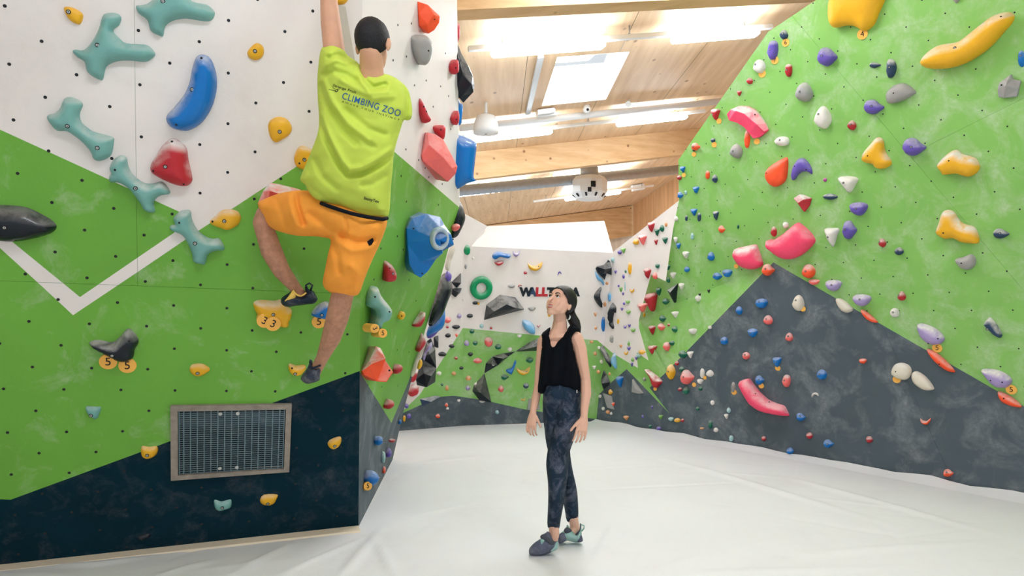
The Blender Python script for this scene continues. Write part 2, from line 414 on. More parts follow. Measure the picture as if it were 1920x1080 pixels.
# ================================================================== roof, beams, timber walls
def roof_plane(off):
    o = V((0, 0, 4.55 + off)); n = V((-.178, -.008, 1)).normalized()
    return Facet(o, o + V((1, 0, .178)), o + V((0, 1, .008)))
RP = roof_plane(0); RPb = roof_plane(-0.5)
def rz(x, y, off=0): return 4.55 + off + .178 * x + .008 * y
SKY = [(p.x, p.y) for p in (RP.hit(1045, 107), RP.hit(1180, 97), RP.hit(1136, 186), RP.hit(1016, 198))]
ce = empty('ceiling', (0, 10, rz(0, 10)), 'sloping spruce board ceiling above the climbing walls', 'ceiling', kind='structure')
def roof_right(y): return 5.1 + (18.5 - y) * 0.13
x = -8.0; k = 0
while x < 7.4:
    cell = [(x + .003, -1.0), (x + 1.197, -1.0), (x + 1.197 - 0.6, 25.4), (x + .003 - 0.6, 25.4)]
    o = panel('ceiling_board', cell, lambda X, Y: V((X, Y, rz(X, Y))), V((0, 0, -1)), [(SKY, None)], [M_CEIL], 0, ce, thick=-0.0)
    x += 1.2
bm = bmesh.new()
for (x0, x1, y0, y1) in ((-8.7, SKY[3][0] - .12, -1, 25.5), (SKY[1][0] + .12, 8, -1, 25.5), (SKY[3][0] - .12, SKY[1][0] + .12, -1, min(SKY[0][1], SKY[1][1]) - .12), (SKY[3][0] - .12, SKY[1][0] + .12, max(SKY[2][1], SKY[3][1]) + .12, 25.5)):
    vs = [bm.verts.new((a, b, rz(a, b, .05))) for a, b in ((x0, y0), (x1, y0), (x1, y1), (x0, y1))]; bm.faces.new(vs)
bm_obj('roof_deck', bm, M_BACK, ce)
# skylight
M_REVEAL = mat('white_skylight_lining', (245, 245, 243), 0.6)
sk = empty('window_1', V((sum(p[0] for p in SKY) / 4, sum(p[1] for p in SKY) / 4, rz(SKY[0][0], SKY[0][1]))), 'bright square skylight set in the sloping wooden ceiling', 'skylight', kind='structure')
bm = bmesh.new(); lo3 = [V((p[0], p[1], rz(*p) - .004)) for p in SKY]; hi3 = [p + V((0, 0, .55)) for p in lo3]
for i in range(4):
    bm.faces.new([bm.verts.new(q) for q in (lo3[i], lo3[(i + 1) % 4], hi3[(i + 1) % 4], hi3[i])])
bm_obj('window_lining', bm, M_REVEAL, sk)
M_GLASS = mat('skylight_glass', (255, 255, 255), 0.02, spec=0.5)
gb = M_GLASS.node_tree.nodes['Principled BSDF']; gb.inputs['Transmission Weight'].default_value = 1.0; gb.inputs['IOR'].default_value = 1.02
ld = bpy.data.lights.new('skylight_daylight', 'AREA'); ld.shape = 'RECTANGLE'; ld.size = (hi3[1] - hi3[0]).length * .94; ld.size_y = (hi3[3] - hi3[0]).length * .94; ld.energy = 55; ld.color = (.95, .98, 1)
lo_ = bpy.data.objects.new('skylight_daylight', ld); COL.objects.link(lo_); lo_.location = sum(hi3, V()) / 4 + V((0, 0, .03)); lo_.rotation_euler = (0, -math.atan(.178), math.atan2((hi3[1] - hi3[0]).y, (hi3[1] - hi3[0]).x))
bm = bmesh.new(); bm.faces.new([bm.verts.new(q) for q in hi3]); bm_obj('pane', bm, M_GLASS, sk)
bm = bmesh.new()
for i in range(4): bar_bm(bm, hi3[i], hi3[(i + 1) % 4], .06, .05)
bm_obj('window_frame', bm, M_REVEAL, sk)
# beams
Bdir = V((3.55, 1, .64)).normalized(); Bh = V((Bdir.x, Bdir.y, 0)).normalized()
def beam(pa, pb, label, h=0.5, w=0.22):
    a, b = RPb.hit(*pa), RPb.hit(*pb); d = (b - a).normalized(); s = d.cross(V((0, 0, 1))).normalized()
    if s.y > 0: s = -s
    a, b = a - d * ((a.x + 8) / d.x), b + d * ((min(6.4, roof_right(b.y) + .4) - b.x) / d.x)
    bm = bmesh.new(); n = s.cross(d).normalized(); n = n if n.z > 0 else -n
    rows = 4 if h > .3 else 2; hh = h / rows
    for r_ in range(rows):   # laminated layers, joints just visible
        c = (a + b) / 2 + s * w / 2 + n * (hh * (r_ + .5))
        box_bm(bm, c, d * ((b - a).length / 2), s * (w / 2 - .0012 * (r_ % 2)), n * hh / 2)
    o = bm_obj('roof_beam', bm, M_BEAM); shift_origin(o, (a + b) / 2)
    return tag(o, label, 'beam', 'roof beams')
beam((856, 39), (1320, 15), 'laminated spruce roof beam nearest, crossing the top edge of the view')
beam((891, 339), (1270, 294), 'laminated spruce roof beam crossing above the round air diffuser')
far = roof_plane(-.02); a, b = far.hit(915, 422), far.hit(1187, 385); d = (b - a).normalized()
bm = bmesh.new(); a2 = a - d * 9; box_bm(bm, (a2 + b) / 2 + V((0, .2, -.55)), (b - a2) / 2, V((0, .15, 0)), V((0, 0, .55)))
o = bm_obj('roof_beam', bm, M_BEAM); shift_origin(o, b); tag(o, 'farthest spruce beam under the ceiling behind the white back wall', 'beam', 'roof beams')
# timber side and end walls
S0, S1 = V((b.x, b.y, 0)), far.hit(1315, 305); S1 = V((S1.x, S1.y, 0)); sd = (S1 - S0).normalized(); S2 = S1 + sd * 8.5
bm = bmesh.new(); bm.faces.new([bm.verts.new(q) for q in (S0, S2, V((S2.x, S2.y, 6)), V((S0.x, S0.y, 6)))])
o = bm_obj('wall_side', bm, M_SIDEWOOD); tag(o, 'spruce boarded side wall high up behind the right climbing wall', 'wall', kind='structure')
bm = bmesh.new(); E = S0 + V((-9, .45, 0)); E2 = S0 + V((.3, .45, 0)); bm.faces.new([bm.verts.new(q) for q in (E, E2, E2 + V((0, 0, 6)), E + V((0, 0, 6)))])
o = bm_obj('wall_end', bm, M_PALEWOOD); tag(o, 'pale boarded end wall in the gap beyond the back climbing wall', 'wall', kind='structure')
bm = bmesh.new(); bar_bm(bm, S0 + V((-.2, -.05, 0)), S0 + V((-.2, -.05, 4.4)), .35, .25)
o = bm_obj('timber_post', bm, M_BEAM); tag(o, 'spruce corner post beside the pale end wall', 'post')

# ================================================================== ceiling fixtures
M_RAIL = mat('white_rail', (232, 230, 226), 0.4)
M_TUBE = mat('lit_diffuser', (224, 240, 255), 0.4, emit=TUBE_STRENGTH)
M_GALV = mat('galvanised_duct', (176, 180, 184), 0.35, metal=0.6, var=0.1, vscale=12)
M_PLASTIC = mat('white_plastic', (236, 235, 232), 0.45)
M_BLACKP = mat('black_plastic', (20, 20, 22), 0.5)
def rounded_bar(bm, a, b, w, h, up):
    d = (b - a).normalized(); s = d.cross(up).normalized(); u = s.cross(d).normalized(); prof = []
    for k in range(12):
        t = 2 * math.pi * k / 12
        cx, sy = math.cos(t), math.sin(t)
        prof.append((math.copysign(abs(cx) ** .45, cx) * w / 2, math.copysign(abs(sy) ** .6, sy) * h / 2))
    rings = []
    for p, sc in ((a, .55), (a + d * .03, 1), (b - d * .03, 1), (b, .55)):
        rings.append([bm.verts.new(p + s * x * sc + u * y * sc) for x, y in prof])
    for A, B in zip(rings, rings[1:]):
        for k in range(12): bm.faces.new((A[k], A[(k + 1) % 12], B[(k + 1) % 12], B[k])).smooth = True
    bm.faces.new(rings[0]); bm.faces.new(rings[-1])
    bmesh.ops.recalc_face_normals(bm, faces=bm.faces)
def light_rail(pa, pb, tubes, label, off=-0.14, tw=0.13, rw=0.06):
    pl = roof_plane(off); a, b = pl.hit(*pa), pl.hit(*pb)
    root = empty('light_rail', (a + b) / 2, label, 'ceiling light', 'ceiling light rails')
    bm = bmesh.new(); bar_bm(bm, a, b, rw, 0.05, RP.n)
    bm_obj('rail', bm, M_RAIL, root)
    d = (b - a).normalized()
    for t0, t1 in tubes:
        p, q = a.lerp(b, t0), a.lerp(b, t1); dn = -V((-.178, 0, 1)).normalized() * 0.065
        bm = bmesh.new(); rounded_bar(bm, p + dn, q + dn, tw, 0.08, V((0, 0, 1)))
        o = bm_obj('tube_diffuser', bm, M_TUBE, root); o['label'] = 'glowing white tube diffuser'
    for t in (.1, .5, .9):
        bm = bmesh.new(); p = a.lerp(b, t); cyl_bm(bm, p, p + V((0, 0, -off - .0)), .008, 6)
        bm_obj('hanger', bm, M_GALV, root)
light_rail((878, 92), (1447, 50), [(0.065, 0.415), (0.64, 0.945)], 'nearest light rail with two glowing tubes above the skylight', tw=.15)
light_rail((862, 258), (1322, 208), [(0.02, 0.35), (0.615, 0.915)], 'light rail with two glowing tubes just in front of the second beam')
light_rail((862, 360), (1192, 324), [(-0.05, 0.36), (0.52, 0.98)], 'light rail hanging behind the second roof beam beside the duct', off=-.18)
light_rail((1000, 378), (1225, 348), [(0.255, 0.71)], 'short farthest light rail with one tube under the air diffuser', off=-.14, tw=.2)
# added rails out of view continue the rows to brighten walls and floor
_d = (RP.hit(1447, 50) - RP.hit(878, 92)).normalized()
for xx, yy, nm in ((-.1, 5.1, 'added unseen light rail high over the woman, above the top edge of the view'), (.9, 1.6, 'added unseen light rail high over the photographer, above the top edge of the view')):
    root = empty('light_rail', (xx, yy, rz(xx, yy, -.14)), nm, 'ceiling light', 'ceiling light rails')
    c = V((xx, yy, rz(xx, yy, -.14)))
    bm = bmesh.new(); bar_bm(bm, c - _d * 2.3, c + _d * 2.3, .06, .05, RP.n); bm_obj('rail', bm, M_RAIL, root)
    for t0, t1 in ((-2.1, -.55), (.55, 2.1)):
        bm = bmesh.new(); rounded_bar(bm, c + _d * t0 + V((0, 0, -.065)), c + _d * t1 + V((0, 0, -.065)), .15, .08, V((0, 0, 1))); bm_obj('tube_diffuser', bm, M_TUBE, root)
# white pipe rail, cable tray, junction box
pl = roof_plane(-.10)
bm = bmesh.new(); cyl_bm(bm, pl.hit(862, 240), pl.hit(1352, 190), .055, 14)
o = bm_obj('white_pipe', bm, M_PLASTIC); shift_origin(o, pl.hit(1100, 214)); tag(o, 'long white pipe along the ceiling in front of the second beam', 'pipe')
pl = roof_plane(-.04); bm = bmesh.new(); bar_bm(bm, pl.hit(1014, 106), pl.hit(989.5, 213), .075, .035, RP.n)
o = bm_obj('cable_tray', bm, mat('grey_tray', (205, 206, 205), .4)); shift_origin(o, pl.hit(1000, 165)); tag(o, 'pale grey cable tray on the ceiling left of the skylight', 'cable tray')
pl = roof_plane(-.06); bm = bmesh.new(); bar_bm(bm, pl.hit(1006, 215), pl.hit(1041, 211), .09, .10, RP.n); bar_bm(bm, pl.hit(1008, 211), pl.hit(1039, 207), .07, .07, RP.n)
o = bm_obj('junction_box', bm, M_PLASTIC); shift_origin(o, pl.hit(1024, 213)); tag(o, 'small white junction box below the skylight corner', 'box')
# dome camera
p = roof_plane(-.06).hit(1100, 205)
root = empty('dome_camera', p, 'small white dome camera on the ceiling right of the junction box', 'camera')
bm = bmesh.new(); bmesh.ops.create_uvsphere(bm, u_segments=18, v_segments=10, radius=.065, matrix=Matrix.Translation(p)); cyl_bm(bm, p, p + V((0, 0, .07)), .05)
bm_obj('housing', bm, M_PLASTIC, root, smooth=True)
bm = bmesh.new(); bmesh.ops.create_uvsphere(bm, u_segments=12, v_segments=8, radius=.022, matrix=Matrix.Translation(p + V((.01, -.055, -.02)))); bm_obj('lens', bm, M_BLACKP, root, smooth=True)
# spotlight
p = roof_plane(-.10).hit(1177, 195)
root = empty('ceiling_spotlight', p, 'small white spotlight on an arm beside the white pipe', 'spotlight')
bm = bmesh.new(); cyl_bm(bm, p, p + V((.03, .06, .09)), .018, 10); bm_obj('arm', bm, M_PLASTIC, root)
bm = bmesh.new(); cyl_bm(bm, p + V((0, -.05, -.02)), p + V((0, .03, .02)), .05, 14, .03); bm_obj('head', bm, M_PLASTIC, root)
# bell-shaped hanging speaker
p = roof_plane(-.34).hit(911, 236); root = empty('hanging_speaker', p, 'white bell-shaped speaker hanging beside the prow under the ceiling', 'speaker')
bm = bmesh.new(); prof = [(.05, .20), (.13, .17), (.17, .08), (.185, -.02), (.18, -.08), (.02, -.09)]
rings = [[bm.verts.new(p + V((r * math.cos(2 * math.pi * k / 24), r * math.sin(2 * math.pi * k / 24), z - .03))) for k in range(24)] for r, z in prof]
for A, B in zip(rings, rings[1:]):
    for k in range(24): bm.faces.new((A[k], B[k], B[(k + 1) % 24], A[(k + 1) % 24])).smooth = True
bm_obj('shell', bm, M_PLASTIC, root)
bm = bmesh.new(); cyl_bm(bm, p + V((0, 0, .15)), p + V((0, 0, .34)), .02, 10); bm_obj('stem', bm, M_PLASTIC, root)
# spiral duct with air diffuser
pl = roof_plane(-.34); a, b = pl.hit(835, 360.3), pl.hit(1275, 318)
root = empty('ventilation_duct', (a + b) / 2, 'grey ribbed spiral duct running behind the second roof beam', 'duct')
bm = bmesh.new(); n = 90; pts = [a.lerp(b, t / n) for t in range(n + 1)]; tube_bm(bm, pts, [.115 + (.006 if i % 2 else 0) for i in range(n + 1)], 16); bm_obj('duct', bm, M_GALV, root)
p = roof_plane(-.62).hit(1105, 354); sc = (p - C0).dot(FW) / FPX
root = empty('air_diffuser', p, 'white many-sided air diffuser with dark vents hanging from the duct', 'diffuser')
R_ = 34 * sc; H_ = 40 * sc
bm = bmesh.new(); prof = [(R_ * .8, H_ * .55), (R_, H_ * .35), (R_, -H_ * .2), (R_ * .75, -H_ * .5), (R_ * .1, -H_ * .52)]
rings = [[bm.verts.new(p + V((r * math.cos(2 * math.pi * (k + .5) / 10), r * math.sin(2 * math.pi * (k + .5) / 10), z))) for k in range(10)] for r, z in prof]
for A, B in zip(rings, rings[1:]):
    for k in range(10): bm.faces.new((A[k], B[k], B[(k + 1) % 10], A[(k + 1) % 10]))
bm.faces.new(rings[0]); bm.faces.new(rings[-1][::-1]); bm_obj('body', bm, M_PLASTIC, root)
bm = bmesh.new(); cyl_bm(bm, p + V((0, 0, H_ * .5)), p + V((0, 0, H_ * 1.0)), R_ * .5, 18); bm_obj('neck', bm, M_GALV, root)
for k in range(10):
    t = 2 * math.pi * (k + 1) / 10; c = p + V((math.cos(t) * R_ * .85, math.sin(t) * R_ * .85, -H_ * .36))
    bm = bmesh.new(); s = V((-math.sin(t), math.cos(t), 0)); dn = V((math.cos(t) * .5, math.sin(t) * .5, -.6)).normalized(); w = s.cross(dn).normalized()
    box_bm(bm, c, s * R_ * .05, w * R_ * .11, dn * .01); bm_obj('vent_slot', bm, M_BLACKP, root)
for (px, py, w) in ((1099, 361, .1), (1111, 351, .13)):
    t = math.atan2(-1, (px - 1105) / 60); c = p + V((math.cos(t) * R_ * .97, math.sin(t) * R_ * .97, (352 - py) * sc + H_ * .05))
    bm = bmesh.new(); s = V((-math.sin(t), math.cos(t), 0)); box_bm(bm, c, s * R_ * w, V((math.cos(t), math.sin(t), 0)) * .02, V((0, 0, R_ * w * 1.2))); bm_obj('inspection_hole', bm, M_BLACKP, root)
p = roof_plane(-.1).hit(1206, 351); bm = bmesh.new(); pq = roof_plane(-.1); bar_bm(bm, pq.hit(1185, 353.5), pq.hit(1207, 350), .16, .16, RP.n)
o = bm_obj('junction_box', bm, M_PLASTIC); shift_origin(o, p); tag(o, 'white box at the right end of the farthest light rail', 'box')

# ================================================================== vent in the left wall
M_VFRAME = mat('weathered_frame_wood', (150, 138, 126), .7, var=.25, vscale=18, bump=.2)
M_GRATE = mat('galvanised_grate', (112, 132, 140), .45, metal=.5)
ve = empty('ventilation_grille', LF.hit(433, 826), 'framed metal ventilation grille low in the left wall', 'ventilation grille')
def quad_bar(bm, qs, h0, h1):
    a = [bm.verts.new(LF.hit(*p) + LF.n * h0) for p in qs]; b = [bm.verts.new(LF.hit(*p) + LF.n * h1) for p in qs]
    bm.faces.new(b)
    for i in range(4): bm.faces.new((a[i], a[(i + 1) % 4], b[(i + 1) % 4], b[i]))
    bmesh.ops.recalc_face_normals(bm, faces=bm.faces)
OUT = [(320, 759), (547, 755.5), (542, 882), (321, 898)]; INN = [(333.5, 768.5), (536, 765), (532, 877), (334, 889)]
for i in range(4):
    bm = bmesh.new(); j = (i + 1) % 4; quad_bar(bm, [OUT[i], OUT[j], INN[j], INN[i]], 0, .022)
    bm_obj('frame_board', bm, M_VFRAME, ve)
def vq(u, v):
    a = V(INN[0]).lerp(V(INN[1]), u); b = V(INN[3]).lerp(V(INN[2]), u); c = a.lerp(b, v); return LF.hit(c.x, c.y)
bm = bmesh.new()
vl = [.012] + [.055 + i * .0635 for i in range(15)] + [.988]
for u in vl: bar_bm(bm, vq(u, .01) + LF.n * .006, vq(u, .99) + LF.n * .006, .006, .012, LF.n)
for i in range(30): bar_bm(bm, vq(.01, .015 + i * .0335) + LF.n * .004, vq(.99, .015 + i * .0335) + LF.n * .004, .0045, .010, LF.n)
o = bm_obj('grate', bm, M_GRATE, ve); o['kind'] = 'stuff'; o['label'] = 'fine metal grate of thin bars'
bm = bmesh.new(); bm.faces.new([bm.verts.new(vq(u, v) - LF.n * .06) for u, v in ((-.05, -.05), (1.05, -.05), (1.05, 1.05), (-.05, 1.05))]); bm_obj('duct_lining', bm, mat('dark_duct', (8, 20, 28), .8), ve)
M_SCREW = mat('silver_screw', (206, 206, 204), .35, metal=.7)
for u, v in ((.395, .06), (.555, .06), (.395, .93), (.555, .93)):
    bm = bmesh.new(); c = vq(u, v); cyl_bm(bm, c + LF.n * .010, c + LF.n * .017, .011, 14); cyl_bm(bm, c + LF.n * .017, c + LF.n * .0185, .004, 8); bm_obj('screw', bm, M_SCREW, ve)

# ================================================================== climbing holds
HC = {'teal': (118, 172, 164), 'blue': (8, 112, 190), 'red': (186, 40, 50), 'yellow': (236, 176, 36), 'black': (22, 30, 38), 'grey': (156, 153, 150), 'orange': (250, 88, 46),
      'purple': (104, 84, 176), 'white': (232, 224, 216), 'pink': (248, 74, 112), 'coral': (244, 110, 106), 'dark green': (8, 104, 78), 'light green': (122, 176, 84), 'mint': (164, 202, 202),
      'tan': (226, 160, 104), 'light blue': (112, 176, 220), 'navy': (44, 66, 96), 'lilac': (166, 148, 198), 'cream': (224, 214, 196), 'green': (0, 146, 90), 'magenta': (190, 70, 160)}
def hmat(col, dust=.55, rough=.45):
    return mat('hold_%s_%d_%d' % (col.replace(' ', '_'), int(dust * 100), int(rough * 100)), HC[col], rough, var=.06, vscale=10, dust=dust, bump=.12 if rough > .3 else .02, bscale=60)
M_BOLT = mat('bolt_steel', (196, 196, 192), .3, metal=.6); M_RECESS = mat('bolt_recess', (26, 26, 28), .7)
def smooth_loop(p, k=3):
    n = len(p); out = []
    for i in range(n):
        a, b, c, d = (V(p[(i + j) % n]) for j in (-1, 0, 1, 2))
        for s in range(k):
            t = s / k
            out.append(0.5 * ((2 * b) + (c - a) * t + (2 * a - 5 * b + 4 * c - d) * t * t + (3 * b - a - 3 * c + d) * t ** 3))
    return out
def edge_dist(p, loop):
    best = 1e9
    for i in range(len(loop)):
        a, b = loop[i], loop[(i + 1) % len(loop)]; ab = b - a; l2 = ab.length_squared or 1e-12
        t = max(0, min(1, (p - a).dot(ab) / l2)); d = (p - a - ab * t).length_squared
        if d < best: best = d
    return math.sqrt(best)
def inflate(loop, h, cells=12, flat=0.0, seed=0, rough_=0.05, skirt=0.0, back=0.0, lscale=1.0):
    """closed outline in the xy plane -> bulging mesh"""
    tl = [(p.x, p.y) for p in loop]
    x0, x1 = min(p[0] for p in tl), max(p[0] for p in tl); y0, y1 = min(p[1] for p in tl), max(p[1] for p in tl)
    st = max(x1 - x0, y1 - y0) / cells; pts = list(loop); nb = len(loop); dist = [0.0] * nb
    y = y0 + st * .5; row = 0
    while y < y1:
        x = x0 + st * (.5 if row % 2 else 0)
        while x < x1:
            if inside((x, y), tl):
                d = edge_dist(V((x, y)), loop)
                if d > st * .35: pts.append(V((x, y))); dist.append(d)
            x += st
        y += st * .87; row += 1
    dm = max(dist) or st * .4
    if len(pts) == nb: pts.append(V((sum(p[0] for p in tl) / nb, sum(p[1] for p in tl) / nb))); dist.append(st * .4); dm = st * .4
    vs, es, fs, ov, *_ = delaunay_2d_cdt([V(p) for p in pts], [(i, (i + 1) % nb) for i in range(nb)], [], 1, 1e-6)
    def hz(d, p):
        q = min(1.0, d / (dm * lscale)); z = math.sqrt(max(0, 1 - (1 - q) ** 2))
        if flat: z = min(z, 1 - flat) / (1 - flat)
        return h * (z + rough_ * noise.noise(V((p.x * 22, p.y * 22, seed))) * q)
    bm = bmesh.new(); top = []; bl = set()
    for i, p in enumerate(vs):
        d = edge_dist(p, loop); d = 0 if d < 1e-5 else d
        top.append(bm.verts.new((p.x, p.y, hz(d, p))))
    for f in fs:
        try: fc = bm.faces.new([top[i] for i in f])
        except ValueError: continue
        fc.smooth = True; fc.normal_update()
        if fc.normal.z < 0: fc.normal_flip()
    if back:
        bot = [bm.verts.new((p.x, p.y, -back / h * top[i].co.z)) if edge_dist(p, loop) > 1e-5 else top[i] for i, p in enumerate(vs)]
        for f in fs:
            try: fc = bm.faces.new([bot[i] for i in f])
            except ValueError: continue
            fc.smooth = True; fc.normal_update()
            if fc.normal.z > 0: fc.normal_flip()
    elif skirt:
        for e in [e for e in bm.edges if e.is_boundary]:
            a, b = e.verts; f = bm.faces.new((a, b, bm.verts.new(b.co - V((0, 0, skirt))), bm.verts.new(a.co - V((0, 0, skirt))))); f.smooth = False
        bmesh.ops.remove_doubles(bm, verts=bm.verts, dist=1e-6)
        bmesh.ops.recalc_face_normals(bm, faces=bm.faces)
    return bm, (lambda q: hz(edge_dist(q, loop), q))
def hframe(fc, cx, cy, half_px=0, base=None):
    """frame of a hold: outline plane leans from the wall plane towards the open room"""
    p = fc.hit(cx, cy) if base is None else base; vd = (C0 - p).normalized()
    n = (fc.n * (1 - fc.obl) + vd * fc.obl).normalized()
    u = V((0, 0, 1)).cross(n).normalized(); v = n.cross(u)
    sn = math.sqrt(max(0, 1 - min(1, n.dot(fc.n)) ** 2)); half = half_px * (p - C0).dot(FW) / FPX
    p = p + fc.n * (half * sn * (1.15 if fc.obl > .5 else .8))
    return p, n, u, v, half * 2.6 * sn + .006
LANDMARKS = []; SMALL = []; TAGS = []
def bolt(parent, pos, n, r, hexed=True):
    bm = bmesh.new(); cyl_bm(bm, pos - n * r * .6, pos + n * r * .10, r, 14, mi=1); cyl_bm(bm, pos, pos + n * r * .28, r * .62, 12, mi=0)
    cyl_bm(bm, pos + n * r * .28, pos + n * r * .33, r * .28, 6, mi=1)
    return bm_obj('bolt', bm, [M_BOLT, M_RECESS], parent)
def hold(pts, col, label, h=.05, name='climbing_hold', bolts=(), fc=None, peaks=None, dust=.55, rough=.45, cells=13, flat=0., brad=.011, land=None, base=None, rim=0., smooth=True, holes=(), cat='climbing hold', lscale=1.0, rough_=.05):
    cx = (min(p[0] for p in pts) + max(p[0] for p in pts)) / 2; cy = (min(p[1] for p in pts) + max(p[1] for p in pts)) / 2
    fc = fc or facet_at(cx, cy)
    if col == 'black': dust *= .5
    if fc is None: print('NO FACET', label, cx, cy); return None
    hp = (max(p[0] for p in pts) - min(p[0] for p in pts)) / 2
    o, n, u, v, sk = hframe(fc, cx, cy, hp, base)
    fr = Facet(o, o + u, o + v); ex = 0.0
    if base is None and fc.obl > 0:            # stand the outline clear of the wall all the way round
        for p in pts:
            wf = facet_at(*p) or fc
            if wf.name != fc.name: wf = fc
            ex = max(ex, (fr.hit(*p) - wf.hit(*p)).dot(FW))
        if ex > 0: o = o + (C0 - o).normalized() * ex; sk += ex * 1.2; fr = Facet(o, o + u, o + v)
    def loc(p): q = fr.hit(*p) - o; return V((q.dot(u), q.dot(v)))
    R3 = Matrix((u, v, n)).transposed().to_4x4(); mw = Matrix.Translation(o) @ R3
    if peaks is None:
        loop = smooth_loop([loc(p) for p in pts], 3) if smooth else [loc(p) for p in pts]
        bm, hf = inflate(loop, h, cells, flat, seed=cx * .01, skirt=sk, lscale=lscale, rough_=rough_)
    else:
        loop = [loc(p) for p in pts]; nb = len(loop); pk = [(loc(p[:2]), p[2]) for p in peaks]
        vs, es, fs, *_ = delaunay_2d_cdt(loop + [V(p[0]) for p in pk], [(i, (i + 1) % nb) for i in range(nb)], [], 1, 1e-6)
        bm = bmesh.new(); tv = []
        for q in vs:
            z = rim * h
            for pp_, zz in pk:
                if (q - pp_).length < 1e-5: z = zz * h
            tv.append(bm.verts.new((q.x, q.y, z)))
        for f in fs:
            face = bm.faces.new([tv[i] for i in f]); face.normal_update()
            if face.normal.z < 0: face.normal_flip()
        for e in [e for e in bm.edges if e.is_boundary]:
            a, b = e.verts; bm.faces.new((a, b, bm.verts.new((b.co.x, b.co.y, -sk)), bm.verts.new((a.co.x, a.co.y, -sk))))
        bmesh.ops.remove_doubles(bm, verts=bm.verts, dist=1e-6); bmesh.ops.recalc_face_normals(bm, faces=bm.faces)
        me_hf = pk
        ee = [e for e in bm.edges if len(e.link_faces) == 2 and e.calc_face_angle(0) > .15]
        bmesh.ops.bevel(bm, geom=ee, offset=min(.006, h * .12), segments=2, affect='EDGES', profile=.6, clamp_overlap=True)
        hf = lambda q: max(0.2, sum(z / ((q - p).length + 1e-3) for p, z in pk) / sum(1 / ((q - p).length + 1e-3) for p, z in pk) * .75) * h
    ob = bm_obj(name, bm, hmat(col, dust, rough), None, mw); tag(ob, label, cat, 'large climbing holds')
    for b in bolts:
        q = loc(b); pos = o + u * q.x + v * q.y + n * (hf(q) + .001); bolt(ob, pos, n, brad)
    for b in holes:
        q = loc(b); pos = o + u * q.x + v * q.y + n * (hf(q) + .0005); bmh = bmesh.new(); cyl_bm(bmh, pos - n * .01, pos + n * .001, brad * .55, 10); bm_obj('screw_hole', bmh, M_RECESS, ob)
    if land: LANDMARKS.append((cx, cy, land, fc.name))
    return ob
def z4(pts, ox, oy, k=4.0): return [(ox + x / k, oy + y / k) for x, y in pts]
def num_tag(x, y, r, digit, near, rot=0.0, ry=None, lift=0.0):
    fc = facet_at(x, y)
    if fc is None: print('NO FACET tag', x, y); return
    p, n, u, v, sk = hframe(fc, x, y, r, fc.hit(x, y, lift)); sk += lift; s = (p - C0).dot(FW) / FPX * r
    mw = Matrix.Translation(p + n * .002) @ Matrix((u, v, n)).transposed().to_4x4()
    bm = bmesh.new()
    A = [bm.verts.new((math.cos(t) * s, math.sin(t) * s, .003)) for t in [2 * math.pi * i / 24 for i in range(24)]]; B = [bm.verts.new((a.co.x * 1.03, a.co.y * 1.03, -sk)) for a in A]
    bm.faces.new(A)
    for i in range(24): bm.faces.new((A[i], B[i], B[(i + 1) % 24], A[(i + 1) % 24]))
    o = bm_obj('number_tag', bm, mat('tag_yellow', (250, 186, 86), .45), None, mw)
    tag(o, ('round yellow tag reading %s %s' % (digit, near)) if digit else 'small round yellow tag ' + near, 'number tag', 'round number tags')
    if not digit: return
    me = text_mesh(digit, s * 1.5)
    me.transform(Matrix.Translation((0, 0, .0042)) @ Matrix.Rotation(rot, 4, 'Z'))
    add_obj('numeral', me, mat('tag_ink', (28, 22, 20), .5), o, mw)
def text_mesh(body, size, extrude=.0004, bold=0.0, spacing=1.0):
    cu = bpy.data.curves.new('lettering', 'FONT'); cu.body = body; cu.size = size; cu.align_x = 'CENTER'; cu.align_y = 'CENTER'; cu.extrude = extrude; cu.offset = bold; cu.space_character = spacing
    ob = bpy.data.objects.new('lettering', cu); COL.objects.link(ob)
    dg = bpy.context.evaluated_depsgraph_get(); me = bpy.data.meshes.new_from_object(ob.evaluated_get(dg))
    bpy.data.objects.remove(ob); bpy.data.curves.remove(cu); return me

# facet tilt used for the outlines: how much a hold's outline turns from its wall to the room
for f in FACETS:
    if f.name.startswith('right'): f.obl = .35
    elif f.name.startswith('back'): f.obl = .15

# ---- left wall, traced outlines
T = 'teal bone-shaped hold '
hold(z4([(795, 100), (870, 98), (910, 130), (895, 190), (850, 230), (900, 290), (950, 325), (1080, 333), (1130, 355), (1165, 405), (1140, 440), (1090, 465), (980, 455), (880, 460), (800, 500), (775, 590), (750, 600), (690, 570), (650, 530), (635, 465), (580, 430), (545, 385), (570, 372), (630, 375), (690, 310), (740, 220), (765, 130)], 0, 0), 'teal',
     'large teal three-armed bone hold on the white panel, upper left', .065, bolts=[(187, 85)], cells=20, dust=.25, rough_=.12)
hold(z4([(1020, 45), (1060, 40), (1110, 25), (1180, -30), (1260, -90), (1400, -60), (1440, 10), (1550, 35), (1600, 75), (1612, 105), (1590, 150), (1530, 160), (1400, 140), (1300, 155), (1240, 200), (1225, 270), (1190, 265), (1130, 230), (1105, 150), (1040, 100)], 0, 0), 'teal',
     'teal bone hold cut off by the top edge, above the long blue hold', .065, bolts=[(308, 4)], cells=20, dust=.25, rough_=.12)
hold(z4([(490, 735), (530, 728), (600, 755), (622, 790), (600, 850), (615, 920), (700, 985), (790, 1010), (850, 1030), (855, 1060), (840, 1150), (800, 1190), (740, 1208), (700, 1190), (680, 1140), (620, 1070), (560, 1020), (500, 985), (430, 980), (385, 940), (352, 885), (365, 860), (410, 850), (450, 810), (470, 760)], 0, 0), 'teal',
     'teal bone hold on white just above the white-green paint line', .06, bolts=[(131, 235), (187, 275)], cells=20, dust=.35, rough_=.12)
